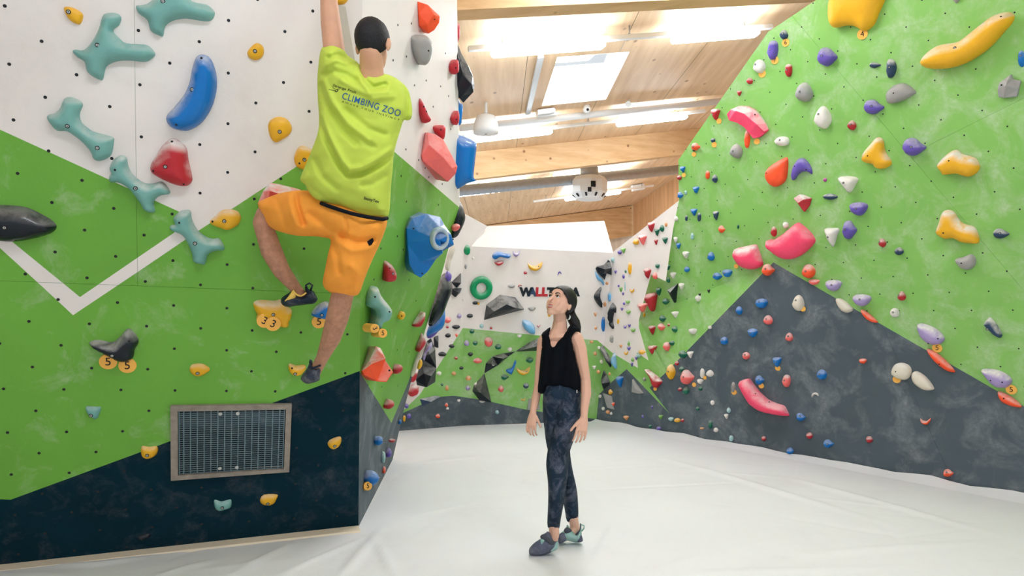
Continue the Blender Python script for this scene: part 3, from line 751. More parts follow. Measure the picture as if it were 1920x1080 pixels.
hold(z4([(905, 85), (950, 100), (965, 170), (1000, 230), (1080, 290), (1150, 295), (1210, 280), (1250, 310), (1278, 370), (1210, 385), (1170, 410), (1155, 450), (1165, 505), (1130, 515), (1080, 495), (1055, 450), (1010, 390), (960, 330), (890, 290), (825, 285), (820, 240), (835, 220), (820, 180), (850, 120)], 0, 270), 'teal',
     'teal bone hold across the white-green paint line beside the big red hold', .06, bolts=[(257, 350)], holes=[(219, 316)], cells=20, dust=.5, rough_=.12)
hold(z4([(1390, 493), (1430, 500), (1440, 560), (1480, 640), (1540, 690), (1600, 710), (1640, 705), (1675, 750), (1680, 795), (1620, 800), (1560, 830), (1540, 900), (1500, 900), (1450, 880), (1440, 820), (1400, 730), (1360, 680), (1310, 660), (1275, 640), (1280, 610), (1310, 600), (1300, 560), (1340, 510)], 0, 270), 'teal',
     'lowest teal bone hold where the white stripe leaves the white panel', .06, bolts=[(367, 452)], holes=[(338, 414)], cells=20, dust=.5, rough_=.12)
hold(z4([(1470, 430), (1520, 408), (1580, 440), (1620, 540), (1628, 650), (1600, 780), (1540, 890), (1470, 955), (1390, 982), (1300, 965), (1255, 920), (1250, 870), (1300, 810), (1380, 710), (1420, 620), (1440, 520)], 0, 0), 'blue',
     'large glossy blue crescent hold on the white panel', .085, bolts=[(362, 167)], holes=[(379, 109), (333, 232)], dust=.5, rough=.15, cells=16, rough_=0, land='blue crescent')
hold(z4([(1220, 10), (1290, -45), (1350, -20), (1400, 30), (1415, 120), (1440, 230), (1440, 280), (1400, 315), (1330, 310), (1260, 285), (1180, 245), (1135, 210), (1130, 160), (1160, 100)], 0, 270), 'red',
     'big chalky red hold on the white panel below the blue crescent', .085, bolts=[(313, 309)], holes=[(290, 318), (346, 342), (324, 264)], dust=.85, cells=16, rough_=.12)
Y = 'yellow '
hold(z4([(480, 70), (490, 50), (540, 55), (600, 85), (625, 120), (605, 180), (560, 175), (510, 135)], 0, 0), 'yellow', 'small yellow hold near the top left corner above the three-armed bone', .03, bolts=[(131, 23)], dust=.1)
hold(z4([(95, 390), (135, 340), (170, 322), (210, 345), (220, 390), (205, 430), (160, 452), (110, 435)], 440, 0), 'yellow', 'yellow hold right of the blue crescent on white, upper one', .03, bolts=[(478, 96)], dust=.1)
hold(z4([(250, 950), (270, 900), (330, 875), (395, 895), (430, 960), (410, 1010), (360, 1045), (310, 1068), (270, 1035)], 440, 0), 'yellow', 'rounded yellow hold on white left of the climber, lower one', .035, bolts=[(524, 246)], dust=.1)
hold(z4([(445, 110), (460, 50), (490, 15), (540, 20), (590, 60), (590, 190), (520, 192), (465, 170)], 440, 270), 'yellow', 'yellow hold half hidden behind the hem of the lime shirt', .035, bolts=[(570, 298)], holes=[(561, 305)], dust=.5)
hold(z4([(-120, 560), (-60, 470), (50, 458), (200, 475), (320, 530), (400, 580), (425, 625), (380, 670), (250, 710), (130, 730), (0, 725), (-100, 660)], 0, 270), 'black', 'shiny black egg-shaped hold cut off by the left edge', .09, bolts=[(19, 420)], holes=[(83, 426)], dust=.45, rough=.2, rough_=.02)
hold(z4([(1575, 575), (1620, 535), (1670, 495), (1740, 490), (1790, 510), (1808, 560), (1780, 610), (1710, 645), (1650, 630), (1590, 605)], 0, 270), 'yellow', 'yellow hold on the paint line left of the climber\'s bent knee', .04, bolts=[(421, 412)], holes=[(399, 414)], dust=.5)
hold(z4([(670, 420), (690, 395), (750, 388), (840, 405), (900, 365), (955, 305), (1000, 325), (1038, 380), (1035, 420), (1010, 460), (1000, 520), (960, 545), (890, 545), (820, 510), (740, 470)], 0, 540), 'black', 'black boomerang-shaped hold with chalk, two number tags below it', .07, bolts=[(214, 659)], holes=[(245, 633)], dust=.9, rough=.3, cells=16, rough_=.08)
hold(z4([(640, 905), (650, 885), (755, 890), (758, 910), (735, 975), (710, 985), (660, 950)], 0, 540), 'teal', 'small teal wedge hold low on the green, far left', .025, bolts=[(172, 776)], dust=.3, smooth=False, cells=6)
hold(z4([(1422, 600), (1450, 570), (1520, 568), (1572, 600), (1560, 630), (1490, 665), (1435, 640)], 0, 540), 'yellow', 'small yellow foothold on green between the grille and the climber\'s foot', .025, bolts=[(371, 697)], dust=.4, cells=7)
hold(z4([(1058, 150), (1065, 105), (1120, 110), (1175, 105), (1185, 140), (1160, 180), (1115, 200), (1070, 190)], 0, 810), 'yellow', 'small yellow foothold on the green-dark line left of the grille', .025, bolts=[(277, 850)], dust=.4, cells=7)
hold(z4([(1605, 515), (1620, 508), (1660, 520), (1710, 508), (1735, 510), (1733, 560), (1700, 580), (1635, 590), (1610, 560)], 0, 810), 'teal', 'small grey-teal foothold on the dark base under the grille', .025, bolts=[(417, 948)], dust=.3, cells=7)
hold(z4([(190, 510), (220, 470), (318, 468), (315, 500), (290, 540), (240, 550), (205, 540)], 440, 810), 'yellow', 'small yellow foothold on the dark base under the grille\'s right end', .025, bolts=[(502, 941)], dust=.4, cells=7)
hold(z4([(697, 85), (720, 55), (790, 33), (800, 70), (780, 110), (740, 130), (710, 115)], 440, 810), 'yellow', 'small yellow foothold on the dark base right of the grille', .025, bolts=[(627, 833)], dust=.4, cells=7)
hold(z4([(1030, 790), (1110, 760), (1128, 775), (1100, 800), (1050, 810)], 0, 810), 'black', 'tiny black foothold near the foot of the dark base', .02, dust=.1, cells=5)
hold(z4([(140, 130), (150, 100), (200, 88), (300, 95), (350, 85), (400, 140), (430, 170), (420, 230), (405, 260), (400, 290), (340, 290), (300, 260), (200, 240), (165, 190)], 440, 540), 'yellow', 'large yellow hold under the climber\'s left foot', .06, bolts=[(512, 584)], holes=[(496, 592)], dust=.6, cells=14)
hold(z4([(575, 200), (600, 150), (640, 115), (690, 100), (720, 140), (700, 220), (640, 225)], 440, 540), 'blue', 'blue and white hold half hidden behind the climber\'s standing leg', .05, bolts=[(602, 586)], dust=.9)
hold(z4([(402, 590), (415, 565), (460, 580), (520, 575), (535, 600), (510, 640), (470, 657), (420, 640)], 440, 540), 'yellow', 'small yellow hold touching the climber\'s right shoe', .035, bolts=[(553, 697)], holes=[(547, 687)], dust=.4)
hold(z4([(170, 450), (215, 350), (260, 290), (330, 300), (490, 340), (560, 400), (500, 470), (300, 480)], 440, 270), 'coral', 'chalky coral block hold behind the climber\'s bent knee', .10, peaks=[(505, 352, 1), (545, 365, 1), (500, 385, .9)], dust=.9, rim=.1)
hold([(622, -22), (650, -24), (655, -8), (648, 6), (632, 9), (624, 0)], 'yellow', 'yellow hold at the top edge beside the raised arm', .03, dust=.1, cells=7)
# ---- prow side
hold(z4([(1368, 10), (1445, 35), (1485, 75), (1535, 120), (1530, 170), (1495, 225), (1450, 253), (1385, 195), (1375, 100)], 440, 0), 'orange', 'faceted orange hold on the prow beside the climber\'s head', .06, peaks=[(797, 45, .9), (809, 27, 1)], dust=.05, rim=.25, holes=[(811, 36)])
hold(z4([(1320, 285), (1370, 262), (1430, 265), (1475, 310), (1482, 390), (1460, 460), (1425, 490), (1385, 465), (1340, 390)], 440, 0), 'grey', 'smooth grey tooth-shaped hold under the faceted orange one', .06, holes=[(799, 95)], dust=.1)
hold(z4([(1605, 520), (1625, 460), (1665, 447), (1680, 465), (1680, 540), (1640, 558)], 440, 0), 'red', 'small red hold at the prow edge below the dark overhang block', .04, dust=.1, cells=7, holes=[(852, 127)])
hold(z4([(1385, 738), (1420, 780), (1450, 850), (1475, 900), (1440, 922), (1410, 915), (1380, 830)], 440, 0), 'red', 'red shell-shaped hold right of the climber\'s shoulder', .04, dust=.2, holes=[(797, 209), (792, 200)])
hold(z4([(1485, 955), (1520, 940), (1580, 948), (1575, 1030), (1555, 1045), (1510, 1000)], 440, 0), 'red', 'small red wedge hold above the coral block on the prow', .04, dust=.1, cells=7, holes=[(824, 243)])
hold(z4([(1615, 885), (1650, 840), (1680, 835), (1685, 900), (1665, 940), (1630, 920)], 440, 0), 'red', 'small red hold at the prow edge beside the blue sliver', .04, dust=.1, cells=7, holes=[(853, 224)])
hold([(789, 292), (795, 268), (800, 248), (815, 252), (830, 262), (846, 292), (856, 312), (853, 325), (838, 341), (810, 318), (792, 302)], 'coral', 'big coral block hold on the white-green line of the prow', .09, peaks=[(800, 272, .8), (826, 296, 1), (842, 315, .8)], dust=.45, rim=.3)
ob = hold(z4([(1280, 630), (1320, 550), (1430, 520), (1530, 545), (1560, 600), (1605, 680), (1600, 750), (1550, 800), (1500, 860), (1440, 950), (1385, 998), (1340, 970), (1300, 900), (1285, 740)], 440, 270), 'blue', 'large blue horn hold with an open hollow end on the prow', .16, peaks=[(815, 425, .8), (832, 435, 1.1), (838, 455, 1.1), (818, 470, 1.05), (812, 446, 1.05), (778, 432, .45), (785, 490, .4)], dust=.35, rough=.3, rim=.25, holes=[(770, 427), (786, 510), (840, 446)])
_m = ob.matrix_world; _f = Facet(_m @ V((0, 0, .165)), _m @ V((1, 0, .165)), _m @ V((0, 1, .165))); _c = _f.hit(826, 448); _n = V((_m[0][2], _m[1][2], _m[2][2])); _e = _f.hit(840, 448); _r = (_e - _c).length
bm = bmesh.new(); _u = V((_m[0][0], _m[1][0], _m[2][0])); _v = V((_m[0][1], _m[1][1], _m[2][1])); prof = [(1.15, -.10), (1.25, -.02), (1.1, .012), (.88, .014), (.72, 0), (.66, -.05), (.5, -.08), (.01, -.085)]
rings = [[bm.verts.new(_c + (_u * math.cos(t) * _r * q + _v * math.sin(t) * _r * 1.25 * q) + _n * h) for t in [2 * math.pi * i / 28 for i in range(28)]] for q, h in prof]
for A, B in zip(rings, rings[1:]):
    for i in range(28): bm.faces.new((A[i], A[(i + 1) % 28], B[(i + 1) % 28], B[i])).smooth = True
o = bm_obj('hollow_rim', bm, mat('chalked_blue_rim', (150, 176, 198), .5, chalk=.9, cscale=9, clo=.35, chi=.6), ob); o['label'] = 'chalky hollow rim'
hold(z4([(1115, 900), (1130, 875), (1180, 910), (1215, 975), (1205, 1025), (1150, 1035), (1120, 1010)], 440, 270), 'red', 'chalky red hold on the green prow beside the orange shorts', .04, bolts=[(734, 512)], holes=[(728, 502)], dust=.7, brad=.009)
hold(z4([(1000, 10), (1030, -15), (1075, 0), (1100, 60), (1170, 150), (1180, 190), (1160, 240), (1115, 265), (1100, 305), (1060, 300), (1050, 270), (1065, 210), (1050, 160), (1000, 140), (985, 100)], 440, 540), 'teal', 'pale teal bone hold on the prow with two number tags', .06, holes=[(726, 583), (699, 555)], dust=.8, cells=16)
hold(z4([(1220, 210), (1240, 178), (1270, 180), (1280, 210), (1250, 240)], 440, 540), 'yellow', 'tiny yellow hold on the prow right of the pale teal bone', .02, dust=.1, cells=6, holes=[(752, 592)])
hold(z4([(1330, 270), (1380, 215), (1430, 185), (1420, 250), (1395, 290), (1350, 292)], 440, 540), 'red', 'chalky red wing-shaped hold near the prow edge', .05, dust=.8, cells=8)
hold(z4([(1362, 460), (1368, 420), (1385, 380), (1400, 335), (1425, 375), (1432, 420), (1385, 480)], 440, 540), 'red', 'red hold with a cream back on the prow edge above the yellow knob', .05, dust=.8, cells=8)
hold(z4([(945, 620), (1000, 540), (1050, 435), (1085, 450), (1120, 540), (1180, 630), (1130, 705), (1060, 700), (960, 650)], 440, 540), 'orange', 'big orange pyramid hold with chalk on the prow corner', .10, peaks=[(690, 682, .8), (715, 672, 1), (704, 655, .55)], dust=.85, rim=.3, holes=[(725, 694)])
hold(z4([(1183, 620), (1190, 585), (1225, 570), (1260, 590), (1250, 630), (1210, 645)], 440, 540), 'red', 'small dark red hold right of the orange pyramid', .04, dust=.4, cells=7)
hold(z4([(1117, 870), (1150, 835), (1190, 850), (1195, 885), (1160, 908), (1125, 900)], 440, 540), 'red', 'small dark red hold near the tip of the green point', .04, dust=.5, cells=7)
hold(z4([(1310, 690), (1330, 620), (1380, 610), (1390, 650), (1340, 705)], 440, 540), 'red', 'red and white hold on the prow edge, upper of a pair', .06, dust=.9, cells=7)
hold(z4([(1300, 770), (1330, 722), (1375, 730), (1375, 790), (1330, 815), (1305, 800)], 440, 540), 'red', 'red and white hold on the prow edge, lower of a pair', .06, dust=.9, cells=7)
# holds sticking out past the prow edge from its far side
def edge_hold(pts, col, label, d, h=.08, **k):
    cx = sum(p[0] for p in pts) / len(pts); cy = sum(p[1] for p in pts) / len(pts); p = at(cx, cy, d)
    f = Facet(p, p + V((1, 0, 0)), p + UP, name='prow_edge'); f.n = (C0 - p).normalized(); f.u = V((0, 0, 1)).cross(f.n).normalized(); f.v = f.n.cross(f.u); f.o = p; f.obl = 0
    o = hold(pts, col, label, h, fc=f, **k)
    return o
edge_hold(z4([(1640, 175), (1685, 180), (1690, 240), (1688, 280), (1668, 325), (1640, 320)], 440, 0), 'red', 'red sliver of a hold showing past the prow edge, top', 5.6, .05, cells=7, dust=.3)
edge_hold(z4([(1640, 300), (1672, 330), (1700, 400), (1750, 490), (1785, 570), (1798, 640), (1790, 690), (1715, 770), (1690, 740), (1640, 700)], 440, 0), 'black', 'big black block jutting out past the prow edge under the ceiling', 5.75, .16, peaks=[(868, 140, 1), (884, 158, .8), (860, 110, .8)], dust=.45, rough=.25, rim=.3)
edge_hold(z4([(1640, 720), (1665, 705), (1690, 770), (1712, 790), (1705, 880), (1695, 935), (1640, 930)], 440, 0), 'blue', 'blue sliver of a hold past the prow edge under the black block', 5.85, .05, cells=8, dust=.2, rough=.3)
edge_hold([(845, 250), (862, 252), (880, 258), (893, 268), (891, 300), (888, 332), (893, 338), (876, 344), (845, 352)], 'blue', 'big glossy blue hold jutting past the prow edge', 5.95, .10, cells=12, dust=.3, rough=.15)
edge_hold([(850, 376), (864, 380), (872, 402), (871, 416), (864, 432), (856, 444), (845, 440)], 'black', 'chalky black hold past the prow edge below the blue one', 6.2, .08, cells=9, dust=.8, rough=.3)
edge_hold([(846, 424), (856, 419), (863, 424), (858, 432), (849, 433)], 'coral', 'small pink hold on the prow edge beside the chalky black one', 6.1, .05, cells=6, dust=.4)
edge_hold([(834, 500), (842, 470), (851, 458), (853, 468), (846, 490), (842, 508)], 'cream', 'slim cream hold on the prow edge left of the green oval', 6.45, .04, cells=7, dust=.3)
edge_hold([(838, 508), (846, 514), (846, 524), (840, 528), (834, 520)], 'purple', 'small purple hold on the prow edge above the big grey-black one', 6.5, .05, cells=6, dust=.2)
edge_hold([(818, 545), (826, 520), (836, 512), (846, 526), (848, 545), (840, 565), (830, 590), (812, 610), (803, 608), (806, 580)], 'black', 'large grey-black teardrop hold on the prow edge', 6.6, .14, cells=13, dust=.85, rough=.25, rough_=.02)
edge_hold([(804, 612), (818, 600), (832, 578), (835, 596), (830, 615), (814, 625), (800, 630)], 'blue', 'blue hold tucked under the large grey-black teardrop', 6.75, .08, cells=9, dust=.2, rough=.3)
edge_hold([(806, 622), (826, 614), (820, 624), (808, 634), (800, 632)], 'purple', 'flat purple hold under the blue one on the prow edge', 6.8, .05, cells=7, dust=.2)
edge_hold([(780, 712), (790, 672), (800, 640), (808, 634), (816, 655), (818, 690), (816, 716), (800, 726), (782, 722)], 'black', 'large black volume behind the prow edge above the floor', 6.95, .16, peaks=[(805, 665, .9), (808, 705, 1), (795, 700, .6)], dust=.4, rough=.4, rim=.2)
edge_hold([(792, 668), (800, 650), (809, 641), (810, 650), (800, 662), (796, 676)], 'lilac', 'slim lilac hold lying against the large black volume', 6.6, .04, cells=7, dust=.5)
edge_hold([(782, 690), (786, 676), (791, 675), (792, 684), (787, 692)], 'yellow', 'small yellow knob on the prow edge', 6.55, .04, cells=6, dust=.1)
edge_hold([(770, 700), (784, 660), (794, 640), (797, 650), (788, 672), (776, 704)], 'cream', 'long slim cream hold down the prow edge', 6.62, .03, cells=8, dust=.2)
# number tags on the left wall and prow
num_tag(203, 678, 15, '5', 'under the left end of the black boomerang'); num_tag(239, 685, 15, '5', 'under the right end of the black boomerang')
num_tag(496, 601, 14, '3', 'on the left under the big yellow foothold', -.4, lift=.05); num_tag(512, 607, 14, '3', 'on the right under the big yellow foothold', -.4, lift=.058)
num_tag(598, 603, 13, '5', 'half hidden behind the standing leg')
num_tag(694, 615, 8.5, '3', 'left of the foot of the pale teal bone', -1.2, 1, lift=.10); num_tag(709, 624, 8.5, '5', 'below the pale teal bone', 0, 1, lift=.10)
num_tag(681, 911, 8, '5', 'beside the blue hold low on the prow', 0, 1)
# ---- right wall, traced outlines
def zr(pts, ox, oy, k): return [(ox + x / k, oy + y / k) for x, y in pts]
hold(zr([(755, 690), (800, 620), (900, 540), (1000, 500), (1160, 475), (1250, 420), (1400, 300), (1550, 190), (1650, 150), (1740, 135), (1800, 155), (1815, 190), (1790, 260), (1700, 360), (1580, 490), (1450, 600), (1300, 690), (1150, 750), (1000, 775), (850, 770), (770, 735)], 1600, 0, 6), 'yellow',
     'long yellow banana-shaped hold at the upper right', .10, bolts=[(1797, 89)], holes=[(1882, 31)], dust=.6, cells=20, rough_=.01, land='long yellow banana hold')
hold(zr([(1175, -30), (1155, 80), (1155, 200), (1185, 285), (1240, 312), (1320, 295), (1430, 290), (1500, 320), (1540, 345), (1600, 340), (1680, 270), (1730, 150), (1790, 20), (1830, -120), (1700, -200), (1400, -220), (1220, -150)], 1360, 0, 6), 'yellow',
     'huge smooth yellow hold cut off by the top edge, tag 4 below', .10, dust=.1, cells=18, rough_=.01, land='huge yellow hold')
hold(zr([(520, 600), (540, 560), (600, 490), (640, 445), (680, 440), (705, 470), (715, 540), (740, 590), (770, 630), (770, 670), (720, 700), (670, 705), (630, 690), (610, 665), (560, 655), (525, 635)], 1500, 160, 4.5), 'yellow',
     'yellow three-cornered hold between the purple holds on green', .06, holes=[(1631, 291)], dust=.75, land='yellow three-cornered hold')
hold(zr([(1155, 685), (1180, 640), (1230, 590), (1290, 550), (1330, 548), (1370, 580), (1430, 595), (1490, 620), (1520, 685), (1490, 740), (1430, 770), (1380, 765), (1310, 745), (1210, 755), (1185, 725)], 1500, 160, 4.5), 'yellow',
     'yellow cap-shaped hold with chalky top, right of the purple drop', .07, holes=[(1784, 300)], dust=.9, land='yellow cap-shaped hold')
hold(zr([(1165, 240), (1190, 170), (1215, 90), (1260, 62), (1320, 80), (1350, 130), (1400, 180), (1490, 205), (1530, 270), (1530, 345), (1440, 348), (1370, 335), (1310, 305), (1240, 310), (1175, 275)], 1500, 380, 4.571), 'yellow',
     'chalky yellow boot-shaped hold on green at the right', .065, holes=[(1773, 435)], dust=.9, land='yellow boot-shaped hold')
hold(zr([(1165, 880), (1200, 810), (1300, 740), (1400, 690), (1430, 720), (1420, 860), (1390, 960), (1300, 1020), (1230, 1005), (1180, 950)], 1240, 180, 6), 'orange',
     'orange teardrop hold left of the purple crescent', .06, holes=[(1440, 324)], dust=.2, land='orange teardrop hold')
hold(zr([(745, 200), (790, 150), (880, 112), (970, 118), (1060, 160), (1130, 240), (1180, 310), (1215, 380), (1170, 420), (1110, 465), (1040, 475), (1000, 420), (940, 350), (860, 300), (770, 275)], 1240, 180, 6), 'pink',
     'pink arched hold high on the green wall', .09, peaks=[(1385, 207, .8), (1402, 212, 1), (1425, 232, 1), (1437, 246, .7)], dust=.8, rim=.25, holes=[(1420, 214)], land='pink arched hold')
hold(zr([(1170, 690), (1190, 665), (1240, 670), (1330, 620), (1430, 540), (1500, 480), (1545, 468), (1600, 500), (1690, 580), (1735, 650), (1720, 700), (1640, 780), (1540, 850), (1430, 878), (1330, 860), (1240, 800), (1180, 745)], 1240, 340, 6), 'pink',
     'large pink wedge hold above the dark grey peak', .10, dust=.3, rough_=.01, cells=16, land='large pink wedge')
hold(zr([(815, 770), (930, 735), (1060, 710), (1090, 740), (1130, 850), (1145, 940), (1090, 975), (1010, 992), (910, 970), (850, 920), (812, 860)], 1240, 340, 6), 'pink',
     'pink block hold left of the dark grey peak with chalky top', .10, dust=.9, rough_=.01, land='pink block')
hold(zr([(1230, 355), (1260, 320), (1330, 305), (1370, 350), (1450, 450), (1560, 540), (1660, 580), (1745, 605), (1780, 660), (1798, 715), (1720, 718), (1600, 700), (1480, 670), (1390, 620), (1310, 530), (1255, 430)], 1180, 660, 6), 'pink',
     'long curved pink hold on the dark grey wall', .09, dust=.5, rough_=.01, cells=18, holes=[(1420, 737), (1444, 753)], land='curved pink hold')
hold(zr([(1460, 890), (1480, 800), (1530, 720), (1590, 700), (1650, 740), (1695, 820), (1695, 880), (1640, 850), (1580, 855), (1530, 890), (1480, 950)], 1240, 180, 6), 'purple', 'purple crescent hold beside the orange teardrop', .05, holes=[(1493, 311), (1515, 317)], dust=.2, land='purple crescent')
hold(zr([(1490, 190), (1560, 145), (1620, 160), (1695, 190), (1670, 270), (1610, 345), (1550, 250)], 1240, 340, 6), 'red', 'red wedge hold with thick chalk on top, below the purple crescent', .06, peaks=[(1511, 373, 1), (1500, 380, .9)], dust=1, rim=.2, land='chalky red wedge')
hold(zr([(365, 1075), (390, 1020), (480, 950), (590, 942), (710, 1030), (690, 1060), (560, 1130), (440, 1165), (380, 1150)], 1600, 0, 6), 'grey', 'smooth grey flint-shaped hold below the navy holds', .05, holes=[(1679, 174)], dust=.1, land='grey flint hold')
hold(zr([(1630, 1000), (1650, 930), (1720, 880), (1780, 835), (1800, 890), (1895, 910), (1870, 1000), (1850, 1085), (1700, 1100), (1640, 1090)], 1600, 0, 6), 'grey', 'angular grey hold near the right edge below the banana hold', .06, peaks=[(1890, 160, 1), (1893, 150, .9)], rim=.4, holes=[(1881, 159)], dust=.1, land='angular grey hold')
hold(zr([(1330, 490), (1400, 465), (1470, 440), (1510, 480), (1500, 540), (1440, 575), (1370, 555)], 1500, 380, 4.571), 'grey', 'rounded grey hold below the yellow boot-shaped hold', .05, holes=[(1806, 492)], dust=.3, land='rounded grey hold')
hold(zr([(1190, 380), (1240, 390), (1320, 450), (1405, 545), (1350, 545), (1280, 500), (1220, 440)], 1440, 560, 4), 'orange', 'orange half-moon hold on the dark edge below the lilac hold', .04, dust=.4, holes=[(1763, 682)], cells=9)
hold(zr([(1725, 695), (1790, 715), (1860, 760), (1905, 812), (1840, 810), (1760, 780), (1730, 740)], 1440, 560, 4), 'orange', 'orange half-moon hold on the dark edge at the far right', .04, dust=.5, holes=[(1884, 746)], cells=9)
hold(zr([(695, 85), (740, 100), (825, 175), (770, 172), (715, 130)], 1440, 560, 4), 'orange', 'orange half-moon hold on the dark edge next to the cream one', .035, dust=.4, cells=8)
hold(zr([(510, 0), (560, 5), (640, 75), (600, 105), (550, 90), (515, 40)], 1440, 560, 4), 'cream', 'cream half-moon hold at the dark edge', .035, dust=.2, cells=8)
hold(zr([(925, 570), (945, 500), (1000, 480), (1060, 500), (1080, 550), (1050, 600), (1000, 608)], 1440, 560, 4), 'cream', 'round pale grey hold on the dark wall with a tag below', .05, holes=[(1682, 696)], dust=.5, land='round pale grey hold')
hold(zr([(1080, 560), (1120, 545), (1190, 590), (1245, 665), (1230, 685), (1170, 685), (1110, 650), (1080, 610)], 1440, 560, 4), 'cream', 'cream drop-shaped hold right of the round pale grey one', .05, dust=.3, land='cream drop hold')
hold(zr([(1620, 190), (1660, 140), (1700, 170), (1755, 260), (1740, 295), (1690, 270), (1640, 220)], 1440, 560, 4), 'navy', 'chalky navy hold on green near the right edge', .05, bolts=[(1853, 616)], dust=.9, land='chalky navy hold')
hold(zr([(1120, 195), (1170, 190), (1260, 225), (1325, 290), (1300, 335), (1230, 345), (1170, 315), (1130, 260)], 1440, 560, 4), 'lilac', 'lilac bean-shaped hold just above the dark edge, tag 5 below', .06, holes=[(1762, 633), (1742, 643)], dust=.9, land='lilac bean-shaped hold')
hold(zr([(1598, 540), (1650, 528), (1740, 540), (1810, 580), (1830, 620), (1790, 665), (1700, 660), (1640, 600)], 1440, 560, 4), 'lilac', 'large chalky lilac hold at the lower right, tag 5 beside it', .06, holes=[(1883, 714), (1861, 711)], dust=.9, land='large lilac hold')
hold(zr([(425, 265), (550, 185), (510, 410)], 1180, 500, 6), 'black', 'black pyramid volume among green holds at the wall\'s left end', .10, peaks=[(1264, 546, 1)], dust=.9, rim=.05, land='black pyramid')
hold(zr([(170, 330), (240, 300), (315, 300), (300, 400), (265, 505), (215, 440)], 1180, 500, 6), 'red', 'large ribbed red shell hold left of the black pyramid', .08, dust=.4, land='large red shell')
hold(zr([(175, 205), (215, 205), (370, 320), (330, 380), (300, 405), (260, 370), (230, 280)], 1180, 660, 6), 'red', 'red shell hold with chalky rim near the thin green point', .07, dust=.9, land='low red shell')
# light grey flat volumes on the dark part
hold([(1186, 711), (1207, 737), (1197, 738), (1185, 735)], 'grey', 'flat light grey triangular volume on the dark wall', .03, peaks=[(1192, 728, 1)], dust=.1, rim=.4, name='wall_volume', cat='volume')
hold([(1131, 737), (1147, 742), (1152, 768), (1139, 764)], 'grey', 'flat blue-grey plate volume low in the far right corner', .02, peaks=[(1142, 754, 1)], dust=.1, rim=.6, name='wall_volume', cat='volume')
# ---- far right corner and back wall, traced outlines
Z9 = lambda pts: zr(pts, 1110, 470, 9)
hold(Z9([(55, 300), (80, 265), (200, 240), (240, 200), (270, 150), (300, 180), (325, 280), (325, 410), (240, 380), (210, 490), (150, 430), (90, 370)]), 'black', 'glossy black winged hold high in the back corner', .12, peaks=[(1130, 502, 1), (1142, 500, .9), (1128, 512, .7)], dust=.3, rough=.15, rim=.2, land='black winged hold')
hold(Z9([(50, 340), (100, 400), (190, 500), (200, 590), (150, 530), (80, 470)]), 'light blue', 'light blue fin hanging under the black winged hold', .06, dust=.3, cells=8)
hold(Z9([(130, 620), (160, 630), (140, 720), (145, 800), (175, 880), (170, 950), (140, 955), (90, 900), (40, 820), (30, 760), (60, 700)]), 'black', 'smooth black bent hold in the back corner', .08, dust=.4, rough=.25, cells=10, land='black bent hold')
hold([(1148, 568), (1151, 570), (1155.5, 575), (1155, 586), (1151, 587), (1149, 594), (1148, 604), (1150, 613), (1148, 617), (1144, 610), (1141, 600), (1140, 590), (1142, 580)], 'black', 'long black knobbed hold right of the smooth bent one', .07, dust=.6, rough=.3, cells=11, land='long black knobbed hold')
Z9b = lambda pts: zr(pts, 1100, 580, 9)
hold(Z9b([(260, 580), (280, 640), (340, 730), (400, 830), (420, 930), (405, 978), (360, 920), (310, 800), (260, 690), (245, 630)]), 'black', 'black and white fin-shaped volume on the white-green line', .08, dust=.9, cells=10, land='black and white fin')
hold(Z9b([(460, 730), (490, 760), (500, 850), (505, 990), (480, 1000), (450, 950), (420, 900), (430, 800)]), 'light blue', 'blue-grey fin beside the black and white fin', .06, dust=.6, cells=9)
hold(zr([(285, 40), (340, 110), (400, 240), (370, 290), (415, 465), (380, 440), (290, 360), (240, 220)], 1100, 690, 9), 'black', 'black diamond-shaped volume low in the back corner', .10, peaks=[(1135, 718, 1)], dust=.5, rim=.1, land='black diamond volume')
# back wall
Z8b = lambda pts: zr(pts, 860, 520, 8)
fc = BW; p0 = BW.hit(902, 539); sc = (p0 - C0).dot(FW) / FPX
bm = bmesh.new(); R0, r0 = 15.2 * sc, 6.2 * sc
ringv = [[bm.verts.new(p0 + BW.n * (.01 + r0 * .9 * (.4 + math.sin(b))) + (BW.u * math.cos(a) + BW.v * math.sin(a) * 1.06) * (R0 + r0 * math.cos(b))) for b in [2 * math.pi * j / 14 for j in range(14)]] for a in [2 * math.pi * i / 36 for i in range(36)]]
for i in range(36):
    for j in range(14): bm.faces.new((ringv[i][j], ringv[(i + 1) % 36][j], ringv[(i + 1) % 36][(j + 1) % 14], ringv[i][(j + 1) % 14])).smooth = True
bmesh.ops.recalc_face_normals(bm, faces=bm.faces)
o = bm_obj('ring_hold', bm, hmat('green', .25, .35)); shift_origin(o, p0); tag(o, 'large green ring-shaped hold on the white back wall', 'climbing hold', 'large climbing holds'); LANDMARKS.append((902, 539, 'green ring hold', 'back'))
hold(Z8b([(380, 640), (415, 410), (620, 260), (850, 300), (985, 480)]), 'black', 'large black faceted volume on the white back wall', .22, peaks=zr([(480, 500), (640, 390), (800, 400)], 860, 520, 8) and [(923, 578, .9), (945, 564, 1), (963, 572, .9)], dust=.7, rim=.02, name='wall_volume', cat='volume', land='black faceted volume')
hold(Z8b([(955, 640), (1010, 645), (1080, 665), (1130, 720), (1150, 790), (1130, 850), (1070, 840), (1000, 790), (960, 720)]), 'light blue', 'glossy light blue lens-shaped hold left of the woman\'s shoulder', .10, dust=.4, rough=.25, cells=10, land='light blue lens hold')
Z8c = lambda pts: zr(pts, 760, 405, 8)
hold(Z8c([(1300, 600), (1330, 550), (1400, 535), (1480, 560), (1560, 575), (1580, 600), (1550, 635), (1480, 625), (1420, 615), (1360, 650), (1320, 640)]), 'blue', 'blue bent hold high on the white back wall', .07, dust=.4, cells=11, land='blue bent hold')
